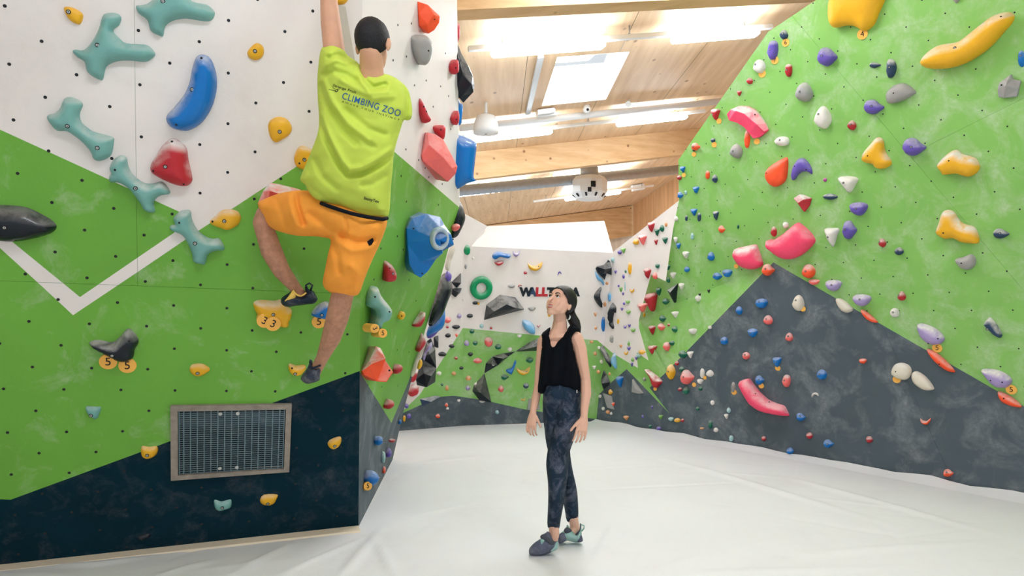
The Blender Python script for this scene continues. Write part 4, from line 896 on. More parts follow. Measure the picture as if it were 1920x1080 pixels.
hold(Z8c([(1335, 690), (1400, 670), (1475, 675), (1450, 725), (1400, 745), (1360, 730)]), 'red', 'red half-round hold under the blue bent hold', .06, dust=.7, cells=8)
Z6d = lambda pts: zr(pts, 850, 600, 6)
hold(Z6d([(690, 455), (710, 465), (690, 530), (660, 605), (640, 610), (595, 580), (600, 555), (650, 540), (675, 500)]), 'blue', 'bright blue whistle-shaped hold on the green back wall', .06, dust=.1, cells=10, land='blue whistle hold')
hold(Z6d([(350, 600), (365, 490), (440, 410), (560, 375), (700, 355), (620, 410), (500, 510)]), 'black', 'black twisted volume on the green back wall, middle piece', .18, peaks=Z6d([(430, 450)]) and [(921, 676, .9), (940, 667, .8)], dust=.6, rim=.02, name='wall_volume', cat='volume', land='twisted black volume')
hold(Z6d([(700, 355), (840, 260), (950, 205), (1010, 200), (1010, 345), (955, 345)]), 'black', 'black twisted volume running behind the woman\'s arm, upper piece', .18, peaks=[(995, 645, 1), (1010, 640, 1)], dust=.7, rim=.02, name='wall_volume', cat='volume')
hold(Z6d([(350, 600), (430, 930), (290, 900), (215, 800), (230, 740)]), 'black', 'black wedge volume standing on the dark base of the back wall', .2, peaks=[(897, 728, 1)], dust=.5, rim=.02, name='wall_volume', cat='volume', land='black wedge volume')
hold([(787, 748), (817, 742), (826, 744), (792, 761)], 'navy', 'dark blue wedge volume at the dark base far left', .08, peaks=[(805, 750, 1)], dust=.5, rim=.1, name='wall_volume', cat='volume')
hold([(846, 529), (864, 512), (864, 531), (856, 540), (850, 534)], 'black', 'black arrow-shaped volume on white near the prow, upper', .10, peaks=[(858, 528, 1)], dust=.4, rim=.1, name='wall_volume', cat='volume')
hold([(848, 541), (865, 540), (862, 548), (853, 557), (847, 552)], 'black', 'black block volume on white near the prow, lower', .10, peaks=[(855, 546, 1)], dust=.2, rim=.2, name='wall_volume', cat='volume')
hold([(813, 632), (821, 629), (821, 652), (814, 650)], 'black', 'narrow black block at the edge of the green, far left', .08, peaks=[(818, 640, 1)], dust=.2, rim=.3, name='wall_volume', cat='volume')
hold([(991, 748), (1010, 748), (1012, 768), (988, 768)], 'grey', 'grey plate beside the woman\'s hand on the back wall', .02, peaks=[(1000, 758, 1)], dust=.1, rim=.8, name='wall_volume', cat='volume')
# lettering on the back wall
lw = empty('wall_lettering', BW.hit(1026, 548), 'colourful WALLTOPIA lettering on the white back wall behind her head', 'lettering')
for i, (ch, cl) in enumerate(zip('WALLTOPIA', ('black', 'navy', 'red', 'red', 'black', 'yellow', 'red', 'blue', 'black'))):
    me = text_mesh(ch, .15, .004, .010); x = 986 + i * 11.6
    add_obj('letter', me, hmat(cl, 0, .5), lw, Matrix.Translation(BW.hit(x, 548) + BW.n * .006) @ Matrix((BW.u, BW.v, BW.n)).transposed().to_4x4())

# ---- small holds: colour, then x, y, width, height in the picture, shape
SH = {'o': [(math.cos(t) , math.sin(t)) for t in [k * math.pi / 4 for k in range(8)]],
      'd': [(-1, .1), (-.7, .85), (0, .95), (.55, .45), (1, 0), (.5, -.6), (-.1, -1), (-.8, -.7)],
      't': [(-1, .75), (0, .95), (1, .8), (.75, .1), (.1, -1), (-.6, -.1)],
      'b': [(-1, -.2), (-.6, .7), (.1, 1), (.8, .5), (1, -.3), (.4, -1), (-.5, -.85)],
      'h': [(-1, .55), (0, .9), (1, .6), (.85, -.3), (.2, -.95), (-.7, -.6)],
      's': [(-.5, 1), (.6, .9), (.9, .1), (.5, -.9), (-.4, -1), (-.9, -.2)],
      'c': [(-1, -.2), (-.6, .7), (.2, 1), (.9, .5), (1, -.3), (.5, .1), (-.1, .25), (-.5, -.3), (-.8, -1)],
      'u': [(-1, .8), (-.5, .25), (.2, .1), (.6, .6), (1, 1), (.8, -.2), (.1, -.95), (-.7, -.5)]}
SHW = {'o': 'round', 'd': 'drop-shaped', 't': 'three-cornered', 'b': 'lumpy', 'h': 'half-round', 's': 'slim', 'c': 'crescent', 'u': 'cupped'}
S_R = [('navy', 1470, 65, 16, 18, 'b'), ('purple', 1449, 95, 23, 36, 's'), ('white', 1424, 124, 24, 25, 'b'), ('red', 1406, 152, 12, 12, 'o'), ('red', 1386, 175, 10, 11, 't'), ('red', 1479, 132, 16, 23, 's'), ('purple', 1553, 107, 38, 36, 'd'),
       ('navy', 1641, 122, 23, 11, 'd'), ('navy', 1671, 129, 22, 32, 's'), ('grey', 1508, 173, 34, 36, 'b'), ('grey', 1793, 0, 18, 12, 't'), ('blue', 1916, 110, 16, 30, 'o'), ('purple', 1639, 201, 37, 27, 'd'), ('white', 1543, 220, 32, 40, 'b'),
       ('red', 1597, 235, 18, 18, 'b'), ('purple', 1715, 276, 43, 34, 'd'), ('white', 1591, 346, 38, 31, 't'), ('magenta', 1547, 337, 7, 8, 'o'), ('navy', 1557, 369, 27, 12, 'o'), ('purple', 1610, 391, 33, 27, 'h'), ('red', 1342, 215, 17, 22, 't'),
       ('orange', 1305, 275, 16, 14, 'd'), ('navy', 1337, 263, 9, 9, 'o'), ('navy', 1301, 281, 5, 6, 'o'), ('orange', 1401, 262, 12, 30, 's'), ('grey', 1381, 283, 23, 26, 'b'), ('white', 1467, 265, 28, 19, 'o'), ('blue', 1280, 318, 11, 12, 't'),
       ('red', 1274, 333, 9, 9, 'o'), ('orange', 1327, 328, 9, 15, 's'), ('navy', 1340, 335, 11, 15, 'b'), ('blue', 1305, 356, 13, 13, 't'), ('blue', 1276, 366, 11, 12, 'd'), ('mint', 1286, 361, 5, 8, 'o'), ('blue', 1301, 398, 12, 14, 't'),
       ('navy', 1287, 409, 6, 10, 's'), ('navy', 1311, 407, 8, 15, 's'), ('navy', 1342, 404, 12, 18, 't'), ('orange', 1354, 430, 13, 14, 'd'), ('dark green', 1384, 425, 5, 8, 's'), ('mint', 1298, 443, 7, 12, 's'), ('blue', 1333, 481, 14, 17, 'b'),
       ('blue', 1272, 461, 9, 11, 't'), ('white', 1286, 478, 13, 14, 't'), ('white', 1268, 410, 8, 10, 'b'), ('white', 1267, 450, 8, 12, 't'), ('blue', 1288, 505, 10, 11, 'o'), ('white', 1262, 516, 12, 12, 't'), ('blue', 1364, 512, 18, 16, 'h'),
       ('blue', 1346, 518, 18, 14, 'd'), ('red', 1451, 434, 12, 18, 'b'), ('white', 1473, 422, 11, 12, 'o'), ('orange', 1441, 506, 24, 22, 'd'), ('red', 1214, 513, 14, 20, 't'), ('coral', 1228, 517, 10, 13, 'b'), ('dark green', 1233, 499, 8, 10, 'h'),
       ('dark green', 1252, 501, 9, 11, 'h'), ('dark green', 1253, 525, 7, 11, 'b'), ('white', 1278, 537, 11, 13, 't'), ('dark green', 1235, 547, 11, 15, 't'), ('dark green', 1249, 565, 13, 12, 'd'), ('coral', 1203, 577, 15, 17, 't'), ('yellow', 1208, 590, 5, 8, 's'),
       ('black', 1312, 553, 5, 6, 't'), ('black', 1329, 546, 6, 7, 't'), ('white', 1309, 559, 11, 12, 'o'), ('white', 1266, 590, 13, 13, 't'), ('dark green', 1243, 597, 12, 12, 'd'), ('red', 1223, 619, 13, 17, 't'), ('coral', 1241, 613, 14, 13, 'd'),
       ('red', 1254, 609, 5, 6, 'o'), ('dark green', 1265, 617, 11, 12, 'b'), ('white', 1299, 621, 15, 12, 'h'), ('white', 1331, 614, 7, 7, 'o'), ('red', 1222, 656, 14, 17, 't'), ('coral', 1250, 649, 13, 17, 'b'), ('dark green', 1260, 643, 10, 9, 'b'),
       ('dark green', 1281, 664, 16, 14, 'd'), ('white', 1294, 665, 12, 13, 't'), ('blue', 1386, 582, 13, 16, 'b'), ('blue', 1428, 569, 22, 20, 'h'), ('blue', 1358, 639, 15, 15, 'o'), ('blue', 1411, 624, 18, 17, 'h'), ('coral', 1440, 600, 18, 18, 'b'),
       ('coral', 1480, 632, 15, 16, 'b'), ('coral', 1399, 667, 15, 14, 'o'), ('cream', 1497, 568, 24, 30, 'b'), ('yellow', 1258, 697, 17, 29, 'o'), ('red', 1269, 681, 8, 9, 'o'), ('dark green', 1278, 692, 10, 10, 'b'), ('coral', 1290, 707, 26, 28, 'd'),
       ('white', 1317, 700, 10, 18, 's'), ('white', 1331, 700, 14, 13, 'b'), ('white', 1313, 715, 12, 11, 'h'), ('red', 1275, 730, 8, 7, 'o'), ('dark green', 1286, 732, 12, 14, 'b'), ('dark green', 1313, 728, 8, 9, 'b'), ('grey', 1208, 711, 7, 7, 'o'),
       ('grey', 1375, 726, 9, 18, 's'), ('white', 1336, 755, 8, 9, 'o'), ('dark green', 1308, 766, 7, 8, 'b'), ('mint', 1366, 769, 8, 10, 'b'), ('white', 1362, 781, 9, 10, 't'), ('light green', 1239, 782, 9, 9, 't'), ('mint', 1258, 786, 10, 8, 'h'),
       ('yellow', 1270, 788, 12, 8, 'o'), ('red', 1280, 788, 7, 7, 'o'), ('dark green', 1332, 796, 9, 15, 's'), ('white', 1342, 806, 9, 9, 'b'), ('dark green', 1219, 800, 7, 8, 't'), ('purple', 1235, 803, 9, 7, 'o'), ('purple', 1205, 781, 4, 6, 'o'),
       ('purple', 1223, 763, 4, 6, 'o'), ('tan', 1316, 803, 8, 4, 'o'), ('mint', 1371, 822, 9, 11, 's'), ('red', 1432, 822, 9, 9, 'o'), ('blue', 1457, 679, 17, 20, 't'), ('blue', 1425, 713, 17, 18, 'd'), ('coral', 1475, 714, 17, 22, 's'),
       ('purple', 1594, 431, 28, 34, 'd'), ('white', 1560, 444, 27, 37, 't'), ('red', 1654, 455, 15, 16, 'b'), ('navy', 1686, 471, 18, 14, 'o'), ('navy', 1878, 438, 30, 20, 'd'), ('orange', 1516, 508, 25, 27, 'b'), ('lilac', 1563, 535, 30, 22, 'h'),
       ('coral', 1526, 529, 20, 12, 'h'), ('lilac', 1616, 563, 34, 24, 'h'), ('red', 1691, 555, 16, 17, 'b'), ('white', 1678, 586, 18, 17, 'o'), ('orange', 1618, 677, 15, 10, 'h'), ('blue', 1541, 702, 20, 18, 'b'), ('white', 1528, 741, 14, 10, 'c'),
       ('orange', 1735, 790, 20, 13, 'u'), ('blue', 1502, 782, 18, 16, 'd'), ('red', 1518, 817, 13, 12, 'o'), ('blue', 1554, 832, 20, 16, 'd'), ('red', 1630, 824, 13, 13, 'o'), ('blue', 1481, 845, 14, 13, 'b'), ('orange', 1779, 887, 20, 15, 'd')]
S_W = [('dark green', 1241, 428, 9, 13, 'b'), ('red', 1221, 426, 14, 20, 't'), ('dark green', 1232, 436, 10, 14, 't'), ('coral', 1205, 450, 16, 19, 't'), ('yellow', 1193, 454, 12, 10, 'o'), ('dark green', 1247, 451, 11, 12, 't'), ('red', 1230, 454, 8, 11, 't'),
       ('light green', 1169, 470, 9, 11, 't'), ('purple', 1162, 473, 8, 8, 'b'), ('tan', 1249, 421, 6, 8, 's'), ('mint', 1149, 487, 7, 9, 'b'), ('yellow', 1181, 503, 8, 20, 's'), ('dark green', 1173, 509, 4, 6, 'o'), ('purple', 1154, 510, 5, 7, 't'),
       ('purple', 1169, 518, 5, 8, 'b'), ('tan', 1138, 531, 6, 6, 'b'), ('purple', 1160, 536, 4, 5, 'o'), ('light green', 1164, 543, 7, 9, 't'), ('mint', 1172, 537, 3, 16, 's'), ('yellow', 1185, 545, 9, 8, 'u'), ('purple', 1168, 551, 5, 6, 't'),
       ('light blue', 1143, 556, 7, 16, 's'), ('tan', 1134, 570, 6, 10, 'b'), ('purple', 1170, 569, 5, 6, 'o'), ('light green', 1177, 566, 9, 7, 'h'), ('purple', 1166, 580, 5, 6, 't'), ('light green', 1178, 585, 9, 8, 'h'), ('tan', 1116, 590, 6, 8, 't'),
       ('blue', 1131, 608, 8, 26, 's'), ('tan', 1117, 615, 5, 7, 'o'), ('yellow', 1159, 602, 5, 10, 's'), ('purple', 1172, 613, 6, 7, 'u'), ('purple', 1180, 611, 6, 6, 't'), ('light green', 1187, 619, 9, 8, 'h'), ('grey', 1147, 636, 8, 13, 's'),
       ('light green', 1179, 644, 5, 9, 'b'), ('tan', 1164, 649, 6, 7, 't'), ('purple', 1179, 654, 7, 7, 't'), ('yellow', 1174, 662, 8, 8, 'u'), ('yellow', 1204, 660, 14, 8, 'd'), ('mint', 1198, 667, 10, 7, 'd'), ('light green', 1186, 674, 6, 8, 'b'),
       ('purple', 1193, 672, 6, 7, 't'), ('purple', 1185, 684, 5, 8, 't'), ('tan', 1109, 641, 7, 6, 'h'), ('white', 1123, 652, 6, 6, 'o'), ('tan', 1116, 663, 7, 8, 'b'), ('white', 1128, 678, 7, 7, 'o'), ('white', 1114, 689, 8, 8, 't'), ('tan', 1122, 697, 8, 7, 'b'),
       ('tan', 1143, 701, 5, 6, 's'), ('blue', 1162, 716, 13, 22, 't'), ('yellow', 1145, 735, 8, 10, 'd'), ('white', 1125, 743, 6, 6, 'o'), ('white', 1131, 766, 6, 7, 'o'), ('tan', 1140, 772, 8, 8, 'b'), ('white', 1146, 775, 5, 6, 'b'), ('orange', 1150, 758, 6, 7, 't'),
       ('tan', 1174, 784, 11, 9, 't')]
S_B = [('green', 876, 469, 12, 20, 'o'), ('lilac', 968, 475, 14, 13, 'u'), ('yellow', 1003, 500, 28, 18, 'u'), ('red', 985, 511, 7, 7, 'b'), ('purple', 1049, 513, 7, 9, 'c'), ('grey', 959, 537, 13, 7, 'h'), ('red', 975, 536, 7, 6, 'c'), ('grey', 997, 579, 14, 8, 'h'),
       ('red', 1010, 611, 7, 5, 'u'), ('black', 891, 568, 11, 7, 'o'), ('black', 881, 592, 12, 8, 'o'), ('mint', 903, 611, 8, 9, 'o'), ('red', 921, 615, 5, 5, 'o'), ('dark green', 885, 621, 9, 9, 'o'), ('lilac', 875, 643, 10, 12, 'b'), ('dark green', 891, 643, 9, 9, 'o'),
       ('coral', 916, 641, 17, 18, 'o'), ('dark green', 934, 650, 12, 11, 'o'), ('white', 956, 655, 9, 8, 'o'), ('white', 974, 630, 9, 7, 'h'), ('black', 882, 664, 10, 8, 'o'), ('coral', 895, 676, 17, 10, 'b'), ('black', 865, 690, 8, 6, 'o'), ('tan', 878, 709, 11, 9, 'b'),
       ('lilac', 877, 727, 9, 9, 'b'), ('yellow', 981, 695, 26, 16, 'u'), ('dark green', 947, 707, 14, 10, 'd'), ('coral', 939, 729, 11, 12, 'b'), ('dark green', 993, 675, 14, 11, 'o'), ('navy', 986, 723, 11, 10, 'o'), ('yellow', 981, 749, 9, 5, 'u'),
       ('mint', 932, 773, 7, 8, 'o'), ('white', 860, 751, 6, 5, 'h'), ('white', 941, 673, 8, 6, 'o'), ('white', 925, 683, 8, 6, 'o'), ('white', 893, 720, 8, 7, 'b'), ('white', 899, 731, 6, 6, 'o'), ('yellow', 908, 737, 6, 6, 'o'), ('purple', 905, 745, 5, 5, 'o'), ('white', 904, 753, 11, 5, 'h'),
       ('coral', 839, 600, 13, 12, 'o'), ('lilac', 861, 592, 9, 10, 'b'), ('red', 839, 613, 6, 5, 'o'), ('black', 855, 613, 15, 8, 'o'), ('black', 840, 629, 11, 8, 'o'), ('orange', 856, 629, 6, 7, 't'), ('black', 847, 649, 11, 7, 'o'), ('black', 829, 664, 15, 9, 'o'), ('red', 855, 671, 7, 6, 'b'),
       ('white', 823, 700, 9, 8, 'o'), ('tan', 851, 700, 8, 8, 'b'), ('dark green', 829, 721, 5, 5, 'o'), ('tan', 838, 727, 7, 10, 'b'), ('orange', 821, 780, 8, 8, 'o'), ('orange', 837, 759, 6, 7, 'b'), ('white', 839, 766, 6, 5, 'o'), ('grey', 873, 500, 5, 9, 's'), ('white', 887, 484, 5, 5, 'o'),
       ('yellow', 897, 569, 5, 6, 'o'), ('yellow', 1030, 590, 6, 8, 'o'), ('white', 868, 562, 4, 5, 'o')]
S_P = [('purple', 762, 761, 8, 10, 'o'), ('purple', 767, 780, 8, 10, 'o'), ('yellow', 758, 785, 6, 11, 's'), ('blue', 750, 791, 7, 9, 's'), ('blue', 710, 826, 18, 18, 'o'), ('red', 735, 826, 12, 7, 'h'), ('purple', 747, 832, 9, 10, 'o'), ('purple', 729, 849, 11, 17, 'b'),
       ('mint', 719, 857, 9, 20, 's'), ('blue', 696, 895, 27, 28, 'b'), ('orange', 720, 881, 8, 12, 's'), ('yellow', 724, 892, 9, 12, 't'), ('blue', 731, 888, 5, 14, 's'), ('red', 720, 910, 10, 14, 'b'), ('purple', 713, 923, 9, 13, 'o'), ('purple', 695, 949, 13, 18, 'b'), ('red', 685, 965, 13, 15, 'o')]
LANDMARKS += [(1258, 697, 'oval yellow hold', 'right_lower'), (710, 700, 'orange pyramid on the prow', 'prow'), (1165, 540, 'tilted green hold', 'none')]
EXTRA = {'right_upper': [(1272, 300, "upper left corner of the green wall"), (1640, 320, 'yellow three-cornered hold')], 'prow': [(705, 683, 'orange pyramid hold'), (696, 895, 'tag 5 low on the prow')]}
def mirror_shape(rs, shp): return [(x * (1 if rs.random() < .5 else 1), y) for x, y in SH[shp]]
small_recs = []
rs = random.Random(11)
for wall, lst in (('right wall', S_R), ('far right corner', S_W), ('back wall', S_B), ('prow', S_P)):
    for i, (col, x, y, w, h, shp) in enumerate(lst):
        fc = facet_at(x, y)
        if fc is None: print('NO FACET small', col, x, y); continue
        pts = [(x + px * w / 2 * (1 + rs.uniform(-.08, .08)), y - py * h / 2 * (1 + rs.uniform(-.08, .08))) for px, py in SH[shp]]
        d = (fc.hit(x, y) - C0).dot(FW) / FPX
        ob = hold(pts, col, 'x', min(w, h) * d * .55, fc=fc, cells=7 if max(w, h) > 18 else 5, dust=.75 if col in ('coral', 'lilac', 'orange', 'navy', 'red') else .4, rough_=.15)
        ob['group'] = 'small holds on the ' + wall
        if w > 13 and h > 13:
            mw = ob.matrix_world; n = V((mw[0][2], mw[1][2], mw[2][2])); top_v = min((v.co for v in ob.data.vertices if v.co.z > 0), key=lambda c: (c.x / w) ** 2 + ((c.y - .12 * h * d) / h) ** 2)
            bolt(ob, mw @ V((top_v.x, top_v.y, top_v.z)), n, min(.009, min(w, h) * d * .11))
        small_recs.append((ob, wall, col, x, y, w, h, shp))
# labels for the small holds: colour, shape, and place next to a hold that is easy to find
LM = {'right wall': [l for l in LANDMARKS if l[3].startswith('right')], 'far right corner': [l for l in LANDMARKS if l[3] in ('right_white', 'right_mid', 'right_lower', 'right_upper') and l[0] < 1290], 'back wall': [l for l in LANDMARKS if l[3].startswith('back')], 'prow': [(705, 683, 'orange pyramid hold', '')]}
def rel(dx, dy):
    a = math.degrees(math.atan2(-dy, dx)) % 360
    return ['right of', 'above and right of', 'above', 'above and left of', 'left of', 'below and left of', 'below', 'below and right of'][int(((a + 22.5) % 360) // 45)]
groups = {}
for rec in small_recs:
    ob, wall, col, x, y, w, h, shp = rec
    lms = sorted(LM[wall], key=lambda l: (l[0] - x) ** 2 + (l[1] - y) ** 2); l = lms[0]
    size = 'tiny' if max(w, h) < 9 else 'small' if max(w, h) < 20 else 'medium'
    key = (col, SHW[shp], rel(x - l[0], y - l[1]), l[2], size)
    groups.setdefault(key, []).append((math.hypot(x - l[0], y - l[1]), ob))
ORD = ['nearest', 'second nearest', 'third nearest', 'fourth nearest', 'fifth nearest']
for (col, sw, r, lm, size), lst in groups.items():
    lst.sort(key=lambda q: q[0])
    for i, (_, ob) in enumerate(lst):
        ob['label'] = '%s%s %s %s hold %s the %s' % ((ORD[i] + ' ') if len(lst) > 1 else '', size, sw, col, r, lm)
# number tags on the right wall
for x, y, r, dg, near in ((1618, 64, 9.5, '4', 'below the huge yellow hold'), (1474, 80, 7, '6', 'beside the topmost navy hold'), (1454, 113, 7, '7', 'below the upper left purple hold'), (1430, 138, 7, '', 'below the white hold at the upper left'), (1349, 227, 5, '', 'below the red hold on the upper left edge'),
                       (1420, 265, 5.5, '', 'under the end of the pink arch'), (1340, 271, 5, '', 'below the small navy hold left of the pink arch'), (1302, 289, 4.5, '', 'low on the upper left edge of the green wall'), (1283, 328, 4, '', 'at the left end of the green wall'), (1381, 499, 4, '', 'below the pink block'),
                       (1506, 579, 5, '', 'below the cream hold on the dark peak'), (1758, 652, 8.5, '5', 'below the lilac bean-shaped hold'), (1897, 730, 9, '5', 'beside the large lilac hold'), (1682, 711, 7, '', 'below the round pale grey hold'), (1459, 690, 5, '', 'below the chalky blue hold on dark grey'),
                       (1428, 723, 5, '', 'below the blue hold above the curved pink one'), (1377, 735, 5, '', 'left of the curved pink hold'), (1302, 721, 4, '', 'below the medium coral hold'), (1322, 708, 3.5, '', 'between white holds on the dark wall'), (1229, 729, 3.5, '', 'below the low red shell')):
    num_tag(x, y, r, dg, near)

# ================================================================== t-nut holes
def tnuts(name, fc, pts, r, parent, keep=None):
    bm = bmesh.new()
    for p in pts:
        n = fc.n; a = fc.u; b = fc.v
        A = [bm.verts.new(p + n * .0012 + (a * math.cos(t) + b * math.sin(t)) * r) for t in [k * math.pi / 4 for k in range(8)]]
        B = [bm.verts.new(p - n * .004 + (a * math.cos(t) + b * math.sin(t)) * r) for t in [k * math.pi / 4 for k in range(8)]]
        bm.faces.new(A)
        for k in range(8): bm.faces.new((A[k], B[k], B[(k + 1) % 8], A[(k + 1) % 8]))
    o = bm_obj(name, bm, M_TNUT, parent); o['kind'] = 'stuff'; o['label'] = 'rows of small dark bolt holes'
def lattice(fc, ref, du, dv, x0, x1, y0, y1, poly, skip=None, tilt=0.0):
    o = fc.hit(*ref); out = []
    for j in range(y0, y1):
        for i in range(x0, x1):
            p = o + fc.u * ((i + (.5 if j % 2 else 0)) * du) + fc.v * (j * dv - tilt * du * (i + (.5 if j % 2 else 0)))
            q = p - C0; dpt = q.dot(FW); px, py = CX + q.dot(RT) / dpt * FPX, CY - q.dot(UP) / dpt * FPX
            if dpt > 0 and inside((px, py), poly) and not (skip and inside((px, py), skip)): out.append(p)
    return out
tnuts('bolt_holes', LF, lattice(LF, (428, 137), .286, .135, -18, 9, -24, 12, LF_POLY, OUT, .055), .0085, wl)
tnuts('bolt_holes', RA, lattice(RA, (1701, 484), .30, .16, -22, 12, -14, 16, RA_POLY), .0065, wr)
bm = bmesh.new()
for x, y in ((746, 47), (771, 44), (737, 113), (762, 106), (777, 160), (799, 151), (812, 200), (826, 162), (841, 180), (845, 242), (761, 280), (797, 315), (804, 332), (829, 345), (752, 330), (762, 378), (822, 384), (745, 443), (756, 468), (714, 466), (767, 525), (701, 524), (780, 564), (690, 606), (745, 656), (767, 660), (716, 725), (746, 723), (705, 760), (690, 722), (785, 300), (835, 100), (735, 200)):
    fc_ = facet_at(x, y)
    if fc_ is None: continue
    p_, n_ = fc_.hit(x, y), fc_.n
    cyl_bm(bm, p_ - n_ * .004, p_ + n_ * .0015, .008, 8)
o = bm_obj('bolt_holes', bm, M_TNUT, wl); o['kind'] = 'stuff'; o['label'] = 'rows of small dark bolt holes'

# ================================================================== people
from mathutils.bvhtree import BVHTree
def sph_pts(c, r, fr=None):
    rx, ry, rz_ = r if isinstance(r, (tuple, list)) else (r, r, r); out = []
    for i in range(7):
        ph = math.pi * i / 6
        for k in range(1 if i in (0, 6) else 10):
            th = 2 * math.pi * k / 10; q = V((math.sin(ph) * math.cos(th) * rx, math.sin(ph) * math.sin(th) * ry, math.cos(ph) * rz_))
            out.append(c + (fr @ q if fr else q))
    return out
def hull_into(bm, pts):
    t = bmesh.new()
    for p in pts: t.verts.new(p)
    r = bmesh.ops.convex_hull(t, input=t.verts)
    bmesh.ops.delete(t, geom=[v for v in t.verts if not v.link_faces], context='VERTS')
    me = bpy.data.meshes.new('tmp'); t.to_mesh(me); t.free(); bm.from_mesh(me); bpy.data.meshes.remove(me)
def chain(bm, nodes, fr=None):
    """nodes: (point, radius or radii); neighbours are joined into tapering limbs"""
    for (p, r), (q, s) in zip(nodes, nodes[1:]): hull_into(bm, sph_pts(V(p), r, fr) + sph_pts(V(q), s, fr))
    if len(nodes) == 1: hull_into(bm, sph_pts(V(nodes[0][0]), nodes[0][1], fr))
def fuse(bm, voxel, iters, factor=.5):
    me = bpy.data.meshes.new('tmp'); bm.to_mesh(me); bm.free()
    ob = bpy.data.objects.new('tmp', me); COL.objects.link(ob)
    m = ob.modifiers.new('r', 'REMESH'); m.mode = 'VOXEL'; m.voxel_size = voxel; m.use_smooth_shade = True
    s = ob.modifiers.new('s', 'SMOOTH'); s.factor = factor; s.iterations = iters
    dg = bpy.context.evaluated_depsgraph_get(); out = bpy.data.meshes.new_from_object(ob.evaluated_get(dg))
    bpy.data.objects.remove(ob); bpy.data.meshes.remove(me)
    for p in out.polygons: p.use_smooth = True
    return out
def seg_dist(x, y, line):
    best = 1e9
    for (ax, ay), (bx, by) in zip(line, line[1:]):
        dx, dy = bx - ax, by - ay; t = max(0, min(1, ((x - ax) * dx + (y - ay) * dy) / (dx * dx + dy * dy)))
        best = min(best, (x - ax - dx * t) ** 2 + (y - ay - dy * t) ** 2)
    return math.sqrt(best)
def idw(ctrl):
    def f(x, y):
        w = s = 0
        for cx, cy, d in ctrl:
            q = 1 / ((x - cx) ** 2 + (y - cy) ** 2 + 60); w += q; s += q * d
        return s / w
    return f
def px_solid(name, pts, dfun, hf, hb, m, parent, cells=14, lscale=1.0, folds=(), smooth=True, wr=0.0, sm=2, seed=0, sub=3):
    """rounded solid around an outline; each point of the outline stands at its own distance"""
    d0 = dfun(*pts[0]) if callable(dfun) else dfun; df = dfun if callable(dfun) else (lambda x, y: d0); S = FPX / d0
    loop = [V((x / S, -y / S)) for x, y in pts]; loop = smooth_loop(loop, sub) if smooth else loop
    bm, _ = inflate(loop, hf, cells, back=hb, lscale=lscale, rough_=0, seed=seed)
    bmesh.ops.recalc_face_normals(bm, faces=bm.faces)
    if sm:
        inner = [v for v in bm.verts if abs(v.co.z) > 1e-6]
        for _ in range(sm): bmesh.ops.smooth_vert(bm, verts=inner, factor=.5, use_axis_z=True)
    for v in bm.verts:
        px, py, z = v.co.x * S, -v.co.y * S, v.co.z
        if z > .004:
            k = min(1, z / (hf * .5))
            for line, w, a in folds: z += k * a * 2.6 * math.exp(-(seg_dist(px, py, line) / (w * 1.2)) ** 2)
            if wr: z += k * wr * noise.noise(V((px * .03, py * .05, seed)))
        v.co = at(px, py, df(px, py) - z)
    bmesh.ops.recalc_face_normals(bm, faces=bm.faces)
    return bm_obj(name, bm, m, parent, smooth=True)
def print_on(target, body, x0, y0, x1, y1, hpx, m, parent, bold=0., name='lettering', spacing=1.0):
    """flat print that follows a garment: letters laid from (x0,y0) to (x1,y1)"""
    me = text_mesh(body, 1.0, 0, bold, spacing); xs_ = [v.co.x for v in me.vertices]; ys_ = [v.co.y for v in me.vertices]
    L_ = math.hypot(x1 - x0, y1 - y0); c, s = (x1 - x0) / L_, (y1 - y0) / L_; kx = L_ / (max(xs_) - min(xs_)); ky = hpx / (max(ys_) - min(ys_)); xa, ya = min(xs_), (max(ys_) + min(ys_)) / 2
    tree = BVHTree.FromPolygons([target.matrix_world @ v.co for v in target.data.vertices], [p.vertices[:] for p in target.data.polygons])
    for v in me.vertices:
        a, b = (v.co.x - xa) * kx, -(v.co.y - ya) * ky; px, py = x0 + a * c - b * s, y0 + a * s + b * c; r = ray(px, py)
        h = tree.ray_cast(C0, r.normalized()); v.co = (h[0] if h[0] else at(px, py, 3.4)) - r.normalized() * .0025
    return add_obj(name, me, m, parent)
def finger(bm, base, d1, d2, lens, r, bend):
    """three joints from base along d1 turning towards d2"""
    p = V(base); nodes = [(p, r)]; d = d1.normalized()
    for i, l in enumerate(lens):
        d = (d + d2 * bend * (i * .7 + .2)).normalized(); p = p + d * l; nodes.append((p.copy(), r * (1 - .1 * (i + 1))))
    chain(bm, nodes)
def hand(bm, wrist, fwd, palm_n, side, s=1.0, curl=.35):
    """palm and five fingers; side points to the thumb, palm_n out of the palm"""
    f, n, t = fwd.normalized(), palm_n.normalized(), side.normalized(); w = V(wrist); fr = Matrix((t, n, f)).transposed()
    chain(bm, [(w, (.024 * s, .018 * s, .02 * s)), (w + f * .045 * s, (.036 * s, .017 * s, .022 * s)), (w + f * .085 * s, (.038 * s, .014 * s, .012 * s))], fr)
    for i, (o, L_) in enumerate(((.0305, .9), (.0102, 1.0), (-.0102, .93), (-.0302, .74))):
        finger(bm, w + f * .088 * s + t * o * s, f + t * (o * 2.4), n, [.038 * L_ * s, .026 * L_ * s, .022 * L_ * s], .0086 * s, curl)
    finger(bm, w + f * .03 * s + t * .028 * s, (f * .8 + t * .6), (n * .6 + f * .7), [.03 * s, .026 * s, .021 * s], .0108 * s, curl * .8)

